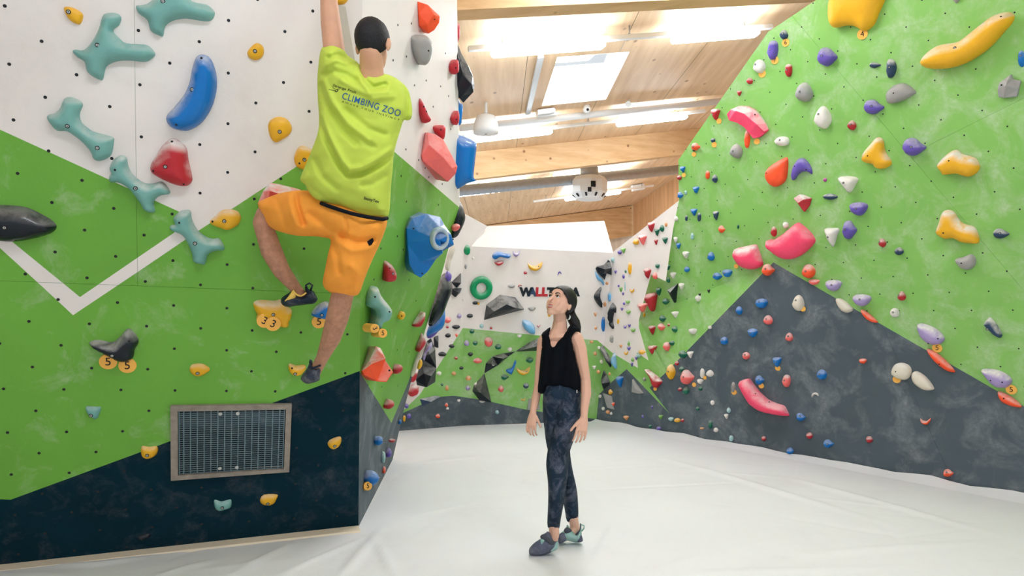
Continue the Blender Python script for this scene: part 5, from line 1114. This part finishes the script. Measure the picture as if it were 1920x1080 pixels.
SKIN_M = mat('skin_man', (210, 158, 128), .5, var=.06, vscale=14, sss=.08, spec=.3)
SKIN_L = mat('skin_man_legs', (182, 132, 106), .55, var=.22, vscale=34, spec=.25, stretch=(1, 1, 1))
SKIN_W = mat('skin_woman', (226, 178, 154), .5, var=.04, vscale=12, sss=.1, spec=.3)
LIME = mat('lime_tee', (194, 212, 84), .75, var=.04, vscale=8, bump=.1, bscale=160, spec=.2)
ORANGE = mat('orange_shorts', (248, 160, 62), .75, var=.06, vscale=10, bump=.15, bscale=140, spec=.2)
HAIR_M = mat('dark_short_hair', (26, 24, 28), .6, var=.5, vscale=60, bump=.5, bscale=160)
HAIR_W = mat('dark_brown_hair', (30, 26, 28), .38, var=.45, vscale=16, stretch=(3, 3, .6), bump=.3, bscale=60)
BLACKC = mat('black_cloth', (16, 20, 28), .8, var=.2, vscale=8, spec=.15)
INK = mat('print_black', (36, 42, 30), .6); BLUEINK = mat('print_blue', (36, 92, 150), .6)

# ---------------------------------------------------------------- climber
def wd(x, y): return (LF.hit(x, y) - C0).dot(FW)
climber = empty('person', at(655, 420, 3.6), 'person in lime tee and orange shorts climbing the left wall, seen from behind', 'person')
bm = bmesh.new()
hd = at(699, 80, 3.43)
Hf = V((.28, .93, -.12)).normalized(); Hs = Hf.cross(V((0, 0, 1))).normalized(); Hu = Hs.cross(Hf).normalized(); HF = Matrix((Hs, Hf, Hu)).transposed()
def H(s, f, u): return hd + Hs * s + Hf * f + Hu * u
chain(bm, [(H(0, -.005, .02), (.074, .092, .092))], HF)
chain(bm, [(H(0, .035, -.03), (.062, .055, .06)), (H(0, .06, -.085), (.045, .035, .03))], HF)
chain(bm, [(H(0, .105, .0), .011), (H(0, .118, -.03), .013)])
chain(bm, [(H(0, -.02, -.05), (.055, .055, .05)), (at(697, 132, 3.46), (.062, .06, .04)), (at(694, 158, 3.48), (.08, .06, .04))])
for sx in (-1, 1):
    hull_into(bm, sph_pts(H(sx * .087, .006, -.014), (.012, .021, .035), HF)); hull_into(bm, sph_pts(H(sx * .084, .004, -.034), (.011, .013, .022), HF))
chain(bm, [(at(690, 180, 3.5), (.16, .09, .07)), (at(672, 290, 3.58), (.12, .06, .1)), (at(657, 395, 3.66), (.12, .055, .05))])
# raised arm
chain(bm, [(at(652, 150, 3.5), .06), (at(629, 115, 3.47), .058), (at(620, 40, 3.46), .052), (at(616, -8, 3.45), .043)])
chain(bm, [(at(616, -8, 3.45), .043), (at(622, -45, 3.47), .045), (at(640, -100, 3.52), .028)])
hand(bm, at(640, -100, 3.52), V((.12, .55, .8)), V((.05, .9, -.4)), V((.9, -.1, -.1)), 1.05, .8)
# far arm, reaching to the corner
chain(bm, [(at(722, 190, 3.55), .055), (at(744, 200, 3.6), .048), (at(740, 222, 3.74), .040), (at(722, 214, 3.86), .036), (at(700, 205, 3.9), .026)])
hand(bm, at(700, 205, 3.9), V((-.8, .25, .3)), V((.1, .95, 0)), V((0, .1, 1)), 1.0, .6)
# bent leg
kn = 3.83
chain(bm, [(at(635, 412, 3.68), .06), (at(560, 402, 3.76), .055), (at(500, 403, kn), .052)])
chain(bm, [(at(497, 402, kn), .052), (at(492, 418, kn), .055), (at(508, 468, kn + .03), .062), (at(528, 508, kn + .06), .05), (at(554, 540, 3.97), .034), (at(566, 556, 3.99), .036)])
chain(bm, [(at(566, 560, 3.99), .034), (at(545, 566, 4.0), .03)])
# standing leg
chain(bm, [(at(680, 420, 3.68), .06), (at(660, 500, 3.72), .06), (at(640, 565, 3.76), .06)])
chain(bm, [(at(640, 560, 3.75), .064), (at(634, 590, 3.78), .066), (at(622, 630, 3.84), .058), (at(604, 672, 3.92), .036), (at(592, 694, 3.97), .036)])
chain(bm, [(at(592, 697, 3.97), .034), (at(582, 702, 4.06), .03)])
me = fuse(bm, .0075, 6)
me.materials.append(SKIN_M); me.materials.append(SKIN_L)
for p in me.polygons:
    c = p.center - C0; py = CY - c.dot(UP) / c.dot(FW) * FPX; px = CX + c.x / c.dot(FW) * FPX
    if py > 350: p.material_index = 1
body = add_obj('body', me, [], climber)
# hair
bm = bmesh.new(); bmesh.ops.create_uvsphere(bm, u_segments=40, v_segments=28, radius=1.0)
for v in bm.verts:
    q = v.co.copy(); w = 1 + .02 * noise.noise(q * 9)
    v.co = H(q.x * .0835 * w, -.008 + q.y * .103 * w, .018 + q.z * .104 * w)
def cut(bm, co, no): bmesh.ops.bisect_plane(bm, geom=bm.verts[:] + bm.edges[:] + bm.faces[:], plane_co=co, plane_no=no, clear_inner=True)
cut(bm, H(0, 0, -.072), Hu); cut(bm, H(0, -.012, -.075), (Hu - Hf * 1.5).normalized())
o = bm_obj('hair', bm, HAIR_M, climber, smooth=True); o['label'] = 'short dark hair thinning at the crown'
md = o.modifiers.new('thick', 'SOLIDIFY'); md.thickness = .012; md.offset = -1
# tee
SHIRT = [(600, 100), (606, 87), (624, 81), (642, 90), (652, 104), (666, 113), (680, 128), (700, 139), (718, 138), (736, 143), (755, 156), (766, 170), (771, 190), (773, 208), (771, 222), (764, 226), (757, 226), (751, 243), (744, 266), (738, 292), (736, 320), (733, 350), (731, 388), (727, 406), (712, 410), (690, 406), (660, 399), (636, 389), (610, 380), (590, 372), (578, 358), (572, 346), (563, 338), (567, 323), (576, 302), (584, 282), (591, 264), (597, 243), (598, 218), (596, 188), (595, 150), (597, 122)]
tee = px_solid('t_shirt', SHIRT, idw([(620, 110, 3.45), (690, 150, 3.47), (760, 200, 3.55), (600, 240, 3.5), (680, 260, 3.52), (570, 335, 3.6), (650, 390, 3.6), (725, 400, 3.62)]), .125, .11, LIME, climber, cells=112, lscale=.75, wr=.008, sm=3, seed=2,
               folds=[([(600, 228), (612, 262), (634, 305), (652, 328), (676, 326), (712, 308), (738, 290)], 4.5, -.014), ([(603, 216), (618, 256), (640, 300), (655, 318), (680, 314), (735, 280)], 5, .009),
                      ([(600, 160), (612, 196), (640, 240), (668, 268)], 5, -.010), ([(606, 150), (622, 190), (652, 232), (690, 262)], 5, .008), ([(622, 205), (655, 245), (700, 275)], 5, -.006), ([(648, 205), (690, 240), (720, 252)], 5, -.006),
                      ([(616, 108), (634, 102), (652, 110)], 4, -.010), ([(612, 122), (628, 112), (648, 118)], 4, .008), ([(606, 140), (626, 132), (650, 140), (665, 150)], 5, -.008),
                      ([(680, 135), (686, 152), (700, 164), (722, 158)], 4.5, -.012), ([(672, 128), (678, 152), (694, 174), (726, 172)], 4.5, .008), ([(756, 160), (764, 185), (762, 224)], 3.5, -.014), ([(640, 150), (668, 166), (700, 184), (735, 180)], 5, .006),
                      ([(590, 300), (604, 330), (630, 352)], 5, -.008), ([(720, 330), (700, 345), (680, 348)], 5, -.005), ([(580, 350), (610, 372), (650, 390), (690, 398), (726, 398)], 2.2, -.004)])
_tt = BVHTree.FromPolygons([v.co + climber.matrix_basis.translation * 0 for v in [type('q', (), {'co': climber.matrix_basis @ tee.matrix_basis @ w.co})() for w in tee.data.vertices]], [p.vertices[:] for p in tee.data.polygons])
def on_tee(x, y):
    r = ray(x, y).normalized(); h = _tt.ray_cast(C0, r); return h[0] if h[0] else at(x, y, 3.42)
print_on(tee, 'CLIMBING ZOO', 642, 179, 751, 213, 12.5, BLUEINK, tee, .003, spacing=1.08)
print_on(tee, 'AWAKE YOUR INSTINCT', 641, 190, 749, 225, 3.4, INK, tee, .0, spacing=1.6)
print_on(tee, 'Strange Fruit', 624, 160, 668, 174, 6.5, INK, tee, .01)
print_on(tee, 'StonyTex', 682, 372, 711, 379, 7.5, INK, tee, .02)
for pts_, rr in (([(616, 168), (623, 169), (630, 170)], .0012), ([(623, 162), (626, 166), (631, 168), (637, 167)], .0012), ([(628, 171), (631, 172), (634, 170), (632, 167)], .0022)):
    bm = bmesh.new(); tube_bm(bm, [on_tee(x, y) for x, y in pts_], rr, 6); bm_obj('emblem_stroke', bm, INK, tee)
bm = bmesh.new(); tube_bm(bm, [on_tee(x, y) for x, y in ((668, 117), (674, 124), (682, 131), (692, 136.5), (702, 140), (712, 140.5), (721, 140))], [.004, .006, .007, .007, .007, .006, .004], 8); o = bm_obj('collar', bm, LIME, tee); o['label'] = 'ribbed collar'
# waistband and shorts
SHORTS = [(484, 382), (490, 376), (522, 363), (560, 357), (590, 360), (640, 378), (690, 395), (724, 404), (726, 412), (724, 426), (713, 456), (697, 490), (684, 522), (674, 549), (662, 555), (639, 555), (615, 546), (605, 531), (610, 502), (615, 476), (620, 450), (604, 445), (588, 443), (557, 442), (530, 436), (508, 427), (494, 411), (487, 397)]
sh = px_solid('shorts', SHORTS, idw([(650, 390, 3.62), (720, 420, 3.63), (500, 400, 3.83), (560, 400, 3.72), (640, 550, 3.75), (650, 480, 3.67)]), .125, .11, ORANGE, climber, cells=84, lscale=.8, wr=.009, sm=3, seed=5,
              folds=[([(556, 362), (558, 385), (570, 420)], 4, -.012), ([(540, 365), (545, 392), (556, 425)], 5, .006), ([(640, 440), (668, 452), (700, 448)], 4.5, -.010), ([(628, 452), (660, 470), (694, 466)], 5, .006), ([(648, 405), (650, 430), (644, 448)], 2.5, -.004),
                     ([(620, 452), (632, 480), (636, 510)], 5, -.008), ([(580, 400), (610, 425), (640, 440)], 6, -.007), ([(520, 375), (528, 400), (536, 428)], 5, -.005), ([(612, 536), (640, 545), (670, 541)], 2, -.003), ([(494, 384), (500, 404), (510, 422)], 2, -.003), ([(660, 500), (672, 515), (668, 535)], 6, .006)])
bm = bmesh.new(); df = idw([(650, 390, 3.62), (725, 400, 3.62), (580, 370, 3.62)])
wb_pts = [at(x, y, 3.62 - .118 * math.sqrt(max(0, 1 - ((x - 664) / 64) ** 2)) ** .6) for x, y in ((602, 381), (615, 386), (630, 391), (645, 396), (660, 400.5), (675, 404), (690, 407), (705, 409.5), (718, 411), (726, 409))]
tube_bm(bm, wb_pts, [.010] * 10, 10); o = bm_obj('waistband', bm, BLACKC, climber); o['label'] = 'black waistband below the tee hem'
def on_surface(t, x, y, off):
    r = ray(x, y).normalized(); h = t.ray_cast(C0, r); return (h[0] if h[0] else at(x, y, 3.6)) - r * off
sh_mw = sh.matrix_basis
tree = BVHTree.FromPolygons([climber.matrix_basis @ sh_mw @ v.co for v in sh.data.vertices], [p.vertices[:] for p in sh.data.polygons])
bm = bmesh.new(); bm.faces.new([bm.verts.new(on_surface(tree, x, y, .003)) for x, y in ((688, 453), (699, 446), (701, 452), (697, 459), (692, 461))]); o = bm_obj('patch', bm, BLACKC, sh); o['label'] = 'small black woven patch'
print_on(sh, '*', 691, 454, 698, 452, 7, mat('white_thread', (225, 222, 215), .7), o, .02, name='emblem')
# shoes
RUB = mat('navy_rubber', (14, 30, 50), .5, var=.25, vscale=20, chalk=.25, cscale=14, clo=.5, chi=.8); RUBG = mat('dusty_rubber', (44, 52, 68), .6, var=.3, vscale=22, chalk=.5, cscale=12, clo=.45, chi=.8)
SYEL = mat('shoe_yellow', (234, 196, 96), .6, var=.1, vscale=20)
z12 = lambda pts: [(470 + x / 12, 530 + y / 12) for x, y in pts]
s1 = px_solid('climbing_shoe', z12([(680, 430), (695, 350), (770, 285), (880, 215), (955, 160), (1000, 235), (1100, 300), (1225, 250), (1215, 110), (1265, 75), (1310, 150), (1410, 190), (1475, 290), (1505, 380), (1430, 470), (1290, 488), (1150, 508), (1000, 522), (860, 548), (760, 528), (700, 482)]), 3.97, .048, .05, RUB, climber, cells=22, lscale=.8)
o = px_solid('shoe_side', z12([(762, 420), (830, 330), (905, 225), (955, 165), (1010, 245), (1015, 320), (960, 365), (860, 395)]), 3.925, .012, .03, SYEL, s1, cells=9); o['label'] = 'yellow side panel'
bm = bmesh.new(); tube_bm(bm, [at(x, y, 3.92) for x, y in z12([(955, 165), (990, 225), (1050, 280), (1130, 300), (1200, 270), (1245, 225)])], .005, 8); bm_obj('collar_binding', bm, SYEL, s1)
bm = bmesh.new(); tube_bm(bm, [at(x, y, 3.97) for x, y in z12([(1290, 160), (1240, 60), (1320, 10), (1390, 60), (1350, 170)])], .006, 8); bm_obj('pull_loop', bm, RUB, s1)
s2 = px_solid('climbing_shoe', z4([(497, 690), (505, 655), (545, 600), (565, 550), (585, 580), (605, 595), (640, 572), (652, 600), (640, 645), (637, 690), (590, 710), (540, 718)], 440, 540), 3.95, .05, .16, RUBG, climber, cells=18, lscale=.9)
bm = bmesh.new(); tube_bm(bm, [at(x, y, 3.9) for x, y in z4([(560, 590), (590, 600), (620, 590), (645, 580)], 440, 540)], .006, 8); bm_obj('collar_binding', bm, RUB, s2)
bm = bmesh.new(); tube_bm(bm, [at(x, y, 3.94) for x, y in z4([(563, 560), (568, 538), (576, 545), (578, 575)], 440, 540)], .005, 8); bm_obj('pull_loop', bm, RUB, s2)
# hold the raised hand grips, just above the picture
hold([(622, -150), (640, -162), (668, -158), (676, -140), (660, -124), (634, -126)], 'yellow', 'yellow hold gripped by the raised hand above the top edge', .06, dust=.4, cells=9)

# ---------------------------------------------------------------- woman
woman = empty('person', floor_at(1040, 1030), 'person in black sleeveless top and patterned leggings standing on the mat looking up', 'person')
D = 4.36
hw = at(1052, 567, D)
f = V((-.63, -.66, .41)).normalized(); u0 = V((.30, .2, .93)); u = (u0 - f * u0.dot(f)).normalized(); s = u.cross(f).normalized(); WF = Matrix((f, s, u)).transposed()
def W(a, b, c): return hw + f * a + s * b + u * c
bm = bmesh.new()
chain(bm, [(W(-.005, 0, .012), (.09, .071, .085))], WF)
chain(bm, [(W(.055, 0, .03), (.032, .05, .042)), (W(.052, 0, -.035), (.034, .054, .04)), (W(.062, 0, -.098), (.02, .022, .018))], WF)
for k in (-1, 1):
    chain(bm, [(W(.0, k * .05, -.01), (.03, .02, .03)), (W(.004, k * .046, -.058), (.017, .012, .018)), (W(.062, k * .011, -.098), (.016, .014, .015))], WF)
    chain(bm, [(W(.066, k * .034, -.03), (.016, .02, .02)), (W(.07, k * .022, -.066), (.016, .016, .018))], WF)
    chain(bm, [(W(.02, k * .050, -.012), (.03, .018, .03)), (W(.04, k * .036, -.062), (.028, .018, .026))], WF); chain(bm, [(W(.012, k * .046, -.05), (.02, .014, .02)), (W(.055, k * .03, -.05), (.02, .02, .024))], WF)
    hull_into(bm, sph_pts(W(-.008, k * .074, -.018), (.017, .008, .03), WF)); hull_into(bm, sph_pts(W(.076, k * .033, .018), (.014, .022, .008), WF))
chain(bm, [(W(.083, 0, .004), .010), (W(.099, 0, -.020), .0085), (W(.108, 0, -.032), .0085)])
for k in (-1, 1): hull_into(bm, sph_pts(W(.090, k * .0105, -.036), .0066))
chain(bm, [(W(.084, 0, -.052), (.008, .016, .006))], WF); chain(bm, [(W(.08, 0, -.082), (.008, .018, .007))], WF)
chain(bm, [(W(-.008, 0, -.05), (.04, .044, .04)), (at(1050, 600, D + .025), .043), (at(1049, 618, D + .025), (.052, .045, .03)), (at(1048, 632, D + .025), (.085, .05, .03))])
chain(bm, [(at(1020, 636, D + .05), (.035, .045, .03)), (at(1048, 632, D + .02), (.07, .055, .035)), (at(1080, 632, D + .02), (.035, .045, .03))])
chain(bm, [(at(1047, 650, D + .02), (.11, .06, .05)), (at(1048, 690, D + .02), (.09, .05, .06)), (at(1052, 745, D + .02), (.09, .05, .06))])
# her left arm, nearer the right of the picture
chain(bm, [(at(1080, 634, D), .044), (at(1087, 650, D - .01), .043), (at(1092, 680, D - .02), .039), (at(1098, 712, D - .02), .033), (at(1099, 740, D - .05), .033), (at(1096, 765, D - .08), .026), (at(1095, 781, D - .10), .022)])
hand(bm, at(1095, 781, D - .10), V((-.2, -.1, -1)), V((-.25, .9, -.1)), V((-.95, -.2, .1)), 1.0, .38)
# her right arm
chain(bm, [(at(1018, 640, D + .05), .036), (at(1013, 680, D + .07), .032), (at(1010, 722, D + .08), .029), (at(1004, 750, D + .04), .028), (at(999.5, 772, D), .021)])
hand(bm, at(999.5, 772, D), V((-.14, -.1, -1)), V((.45, .8, 0)), V((.8, -.5, 0)), .95, .5)
# legs and feet under the clothes
chain(bm, [(at(1066, 745, D + .02), .05), (at(1045, 860, D - .05), .045), (at(1038, 975, D - .04), .034), (at(1039, 1003, D - .05), .033), (at(1036, 1018, D - .06), .03)])
chain(bm, [(at(1038, 748, D + .03), .04), (at(1040, 800, D + .05), .036), (at(1056, 860, D + .1), .034), (at(1074, 965, D + .16), .032), (at(1078, 990, D + .16), .033), (at(1072, 1003, D + .13), .03)])
me = fuse(bm, .0036, 2); add_obj('body', me, [SKIN_W], woman)
# face
EYEW = mat('eye_white', (236, 232, 228), .25); IRIS = mat('iris_brown', (40, 26, 18), .2); LIP = mat('lips', (196, 104, 98), .4); BROW = mat('brow_hair', (44, 32, 28), .7)
for k in (-1, 1):
    bm = bmesh.new(); hull_into(bm, sph_pts(W(.079, k * .031, .003), (.007, .0135, .0068), WF)); e = bm_obj('eye', bm, EYEW, woman, smooth=True)
    bm = bmesh.new(); hull_into(bm, sph_pts(W(.0845, k * .031 + .001, .0045), (.0026, .0062, .006), WF)); bm_obj('iris', bm, IRIS, e, smooth=True)
    bm = bmesh.new(); tube_bm(bm, [W(.083, k * .014, .0085), W(.0875, k * .024, .0115), W(.0855, k * .036, .0115), W(.078, k * .047, .006)], [.0014, .0022, .0022, .001], 6); bm_obj('eyelashes', bm, BROW, e)
    bm = bmesh.new(); tube_bm(bm, [W(.089, k * .013, .021), W(.0915, k * .026, .027), W(.087, k * .04, .027), W(.076, k * .052, .020)], [.0026, .0034, .0028, .0012], 6); bm_obj('eyebrow', bm, BROW, woman)
bm = bmesh.new(); tube_bm(bm, [W(.068, -.031, -.051), W(.085, -.014, -.056), W(.090, 0, -.058), W(.085, .014, -.056), W(.068, .031, -.051)], [.0015, .0035, .004, .0035, .0015], 8); bm_obj('upper_lip', bm, LIP, woman)
bm = bmesh.new(); tube_bm(bm, [W(.068, -.030, -.053), W(.084, -.014, -.070), W(.087, 0, -.0745), W(.084, .014, -.070), W(.068, .030, -.053)], [.0015, .004, .005, .004, .0015], 8); bm_obj('lower_lip', bm, LIP, woman)
bm = bmesh.new(); hull_into(bm, sph_pts(W(.0785, 0, -.0625), (.0075, .025, .0068), WF)); bm_obj('teeth', bm, mat('teeth', (244, 240, 232), .3), woman, smooth=True)
# hair with ponytail
bm = bmesh.new(); bmesh.ops.create_uvsphere(bm, u_segments=64, v_segments=44, radius=1.0)
for v in bm.verts:
    q = v.co.copy(); w = 1 + .012 * noise.noise(V((q.x * 3, q.y * 14, q.z * 3)))
    v.co = W(-.010 + q.x * .103 * w, q.y * .084 * w, .018 + q.z * .098 * w)
cut(bm, W(0, 0, 0) + (f * -.74 + u * .67) * -.013, f * -.74 + u * .67); cut(bm, W(0, 0, -.072), u)
hr = bm_obj('hair', bm, HAIR_W, woman, smooth=True); hr['label'] = 'dark hair tied back in a low ponytail'
md = hr.modifiers.new('thick', 'SOLIDIFY'); md.thickness = .016; md.offset = -1
bm = bmesh.new(); tube_bm(bm, [W(-.07, .015, -.02), at(1067, 586, D + .05), at(1072, 595, D + .06), at(1078, 606, D + .06), at(1084, 617, D + .04), at(1088, 624, D + .03)], [.045, .036, .034, .036, .022, .003], 16); bm_obj('ponytail', bm, HAIR_W, hr)
bm = bmesh.new(); tube_bm(bm, [at(1068, 590, D - .02), at(1069, 594, D - .025), at(1067.5, 598, D - .03), at(1064, 600, D - .03)], [.002, .005, .005, .002], 8); bm_obj('earring', bm, mat('silver', (214, 226, 220), .3, metal=.5), woman)
# clothes
TOP = [(1015, 628), (1022, 620), (1032, 613.5), (1031, 624), (1034, 637), (1036.4, 645.4), (1037, 646.5), (1037.8, 645.6), (1045, 638), (1054, 628), (1063, 618), (1071, 608), (1080, 611), (1088, 618), (1082, 622), (1075, 632), (1075, 646), (1079, 668), (1086, 690), (1090, 712), (1089, 738), (1072, 736), (1056, 732), (1040, 728), (1026, 728), (1021, 738), (1008.5, 735), (1010, 712), (1013, 677), (1015, 650)]
top = px_solid('sleeveless_top', TOP, idw([(1015, 640, D + .05), (1085, 640, D + .02), (1048, 690, D + .02)]), .098, .10, mat('black_top', (10, 14, 20), .85, spec=.1), woman, cells=40, lscale=.32, wr=.008, sm=1, sub=2, seed=9,
               folds=[([(1060, 640), (1056, 690), (1050, 725)], 4, -.006), ([(1030, 660), (1026, 700), (1022, 730)], 4, -.006), ([(1078, 670), (1075, 705), (1076, 732)], 4, .006), ([(1044, 655), (1040, 690), (1038, 722)], 5, .005)])
bm = bmesh.new(); bm.faces.new([bm.verts.new(at(x, y, D - .115)) for x, y in ((1081, 731), (1082.5, 731), (1082.5, 737), (1081, 737))]); bm_obj('hem_tag', bm, mat('white_thread', (225, 222, 215), .7), top)
LEG = mat('patterned_leggings', (26, 44, 62), .7, var=.45, vscale=9, chalk=.75, cscale=11, clo=.47, chi=.68, chalk_rgb=(132, 132, 150), spec=.2)
l1 = px_solid('legging', [(1048, 718), (1070, 718), (1086, 720), (1089, 760), (1087, 790), (1078, 820), (1069, 845), (1066, 865), (1065, 885), (1062, 910), (1058, 940), (1052, 970), (1048, 992), (1038, 992), (1027, 988), (1027, 960), (1028, 930), (1027, 900), (1024, 872), (1026, 850), (1033, 815), (1040, 780), (1044, 745)], idw([(1066, 740, D), (1055, 800, D - .03), (1044, 860, D - .05), (1038, 985, D - .05)]), .092, .09, LEG, woman, cells=48, lscale=.9, wr=.004, sm=3, folds=[([(1026, 852), (1045, 860), (1064, 856)], 3, -.003)])
l1['label'] = 'navy leggings with a grey leafy pattern, front leg'
l2 = px_solid('legging', [(1022, 716), (1050, 715), (1086, 719), (1088, 745), (1082, 790), (1074, 830), (1069, 846), (1073, 878), (1079, 905), (1083, 930), (1084, 973), (1074, 977), (1063, 977), (1058, 950), (1052, 920), (1042, 880), (1030, 852), (1024, 830), (1021, 805), (1018, 780), (1018, 748)], idw([(1048, 730, D), (1045, 800, D + .03), (1060, 870, D + .1), (1074, 975, D + .16)]), .085, .09, LEG, woman, cells=44, lscale=.8, sm=2)
z54 = lambda pts: [(960 + x / 5.4, 880 + y / 5.4) for x, y in pts]
WR = mat('grey_shoe', (92, 96, 116), .6, var=.3, vscale=26, chalk=.35, cscale=14, clo=.5, chi=.8, chalk_rgb=(190, 190, 200)); WT = mat('mint_shoe', (150, 186, 178), .55, var=.1, vscale=18); WD = mat('shoe_strap', (72, 76, 86), .6, var=.15, vscale=30)
f1 = px_solid('climbing_shoe', z54([(172, 845), (176, 800), (225, 745), (288, 702), (300, 670), (345, 640), (360, 628), (385, 648), (418, 720), (450, 730), (466, 728), (464, 800), (425, 828), (340, 862), (265, 876), (190, 868)]), 4.27, .05, .05, WR, woman, cells=22, lscale=.8)
for nm, pts, m_, d_ in (('strap', [(284, 688), (318, 655), (370, 690), (432, 742), (395, 768), (335, 725)], WD, 4.222), ('heel_rand', [(388, 836), (420, 775), (448, 738), (466, 736), (464, 800), (430, 824)], WT, 4.235), ('tongue', [(288, 705), (330, 715), (318, 745), (296, 760)], WT, 4.222)):
    px_solid(nm, z54(pts), d_, .012, .03, m_, f1, cells=8)
f2 = px_solid('climbing_shoe', z54([(470, 742), (474, 665), (520, 622), (548, 585), (562, 560), (600, 612), (648, 658), (684, 605), (690, 545), (702, 570), (706, 680), (716, 728), (650, 742), (560, 722), (500, 750)]), 4.47, .05, .05, WT, woman, cells=22, lscale=.8)
for nm, pts, m_, d_ in (('toe_cap', [(470, 742), (474, 665), (515, 640), (548, 665), (545, 720), (500, 750)], WR, 4.425), ('strap', [(525, 615), (560, 585), (608, 622), (548, 650)], WD, 4.42), ('heel_collar', [(640, 655), (682, 610), (688, 548), (700, 560), (690, 625), (655, 668)], WD, 4.43), ('heel_rand', [(660, 735), (690, 680), (706, 670), (716, 728)], WR, 4.43)):
    px_solid(nm, z54(pts), d_, .010, .03, m_, f2, cells=8)
bm = bmesh.new(); tube_bm(bm, [at(x, y, 4.46) for x, y in z54([(700, 560), (730, 570), (728, 600), (706, 625)])], .005, 8); bm_obj('pull_loop', bm, WT, f2)
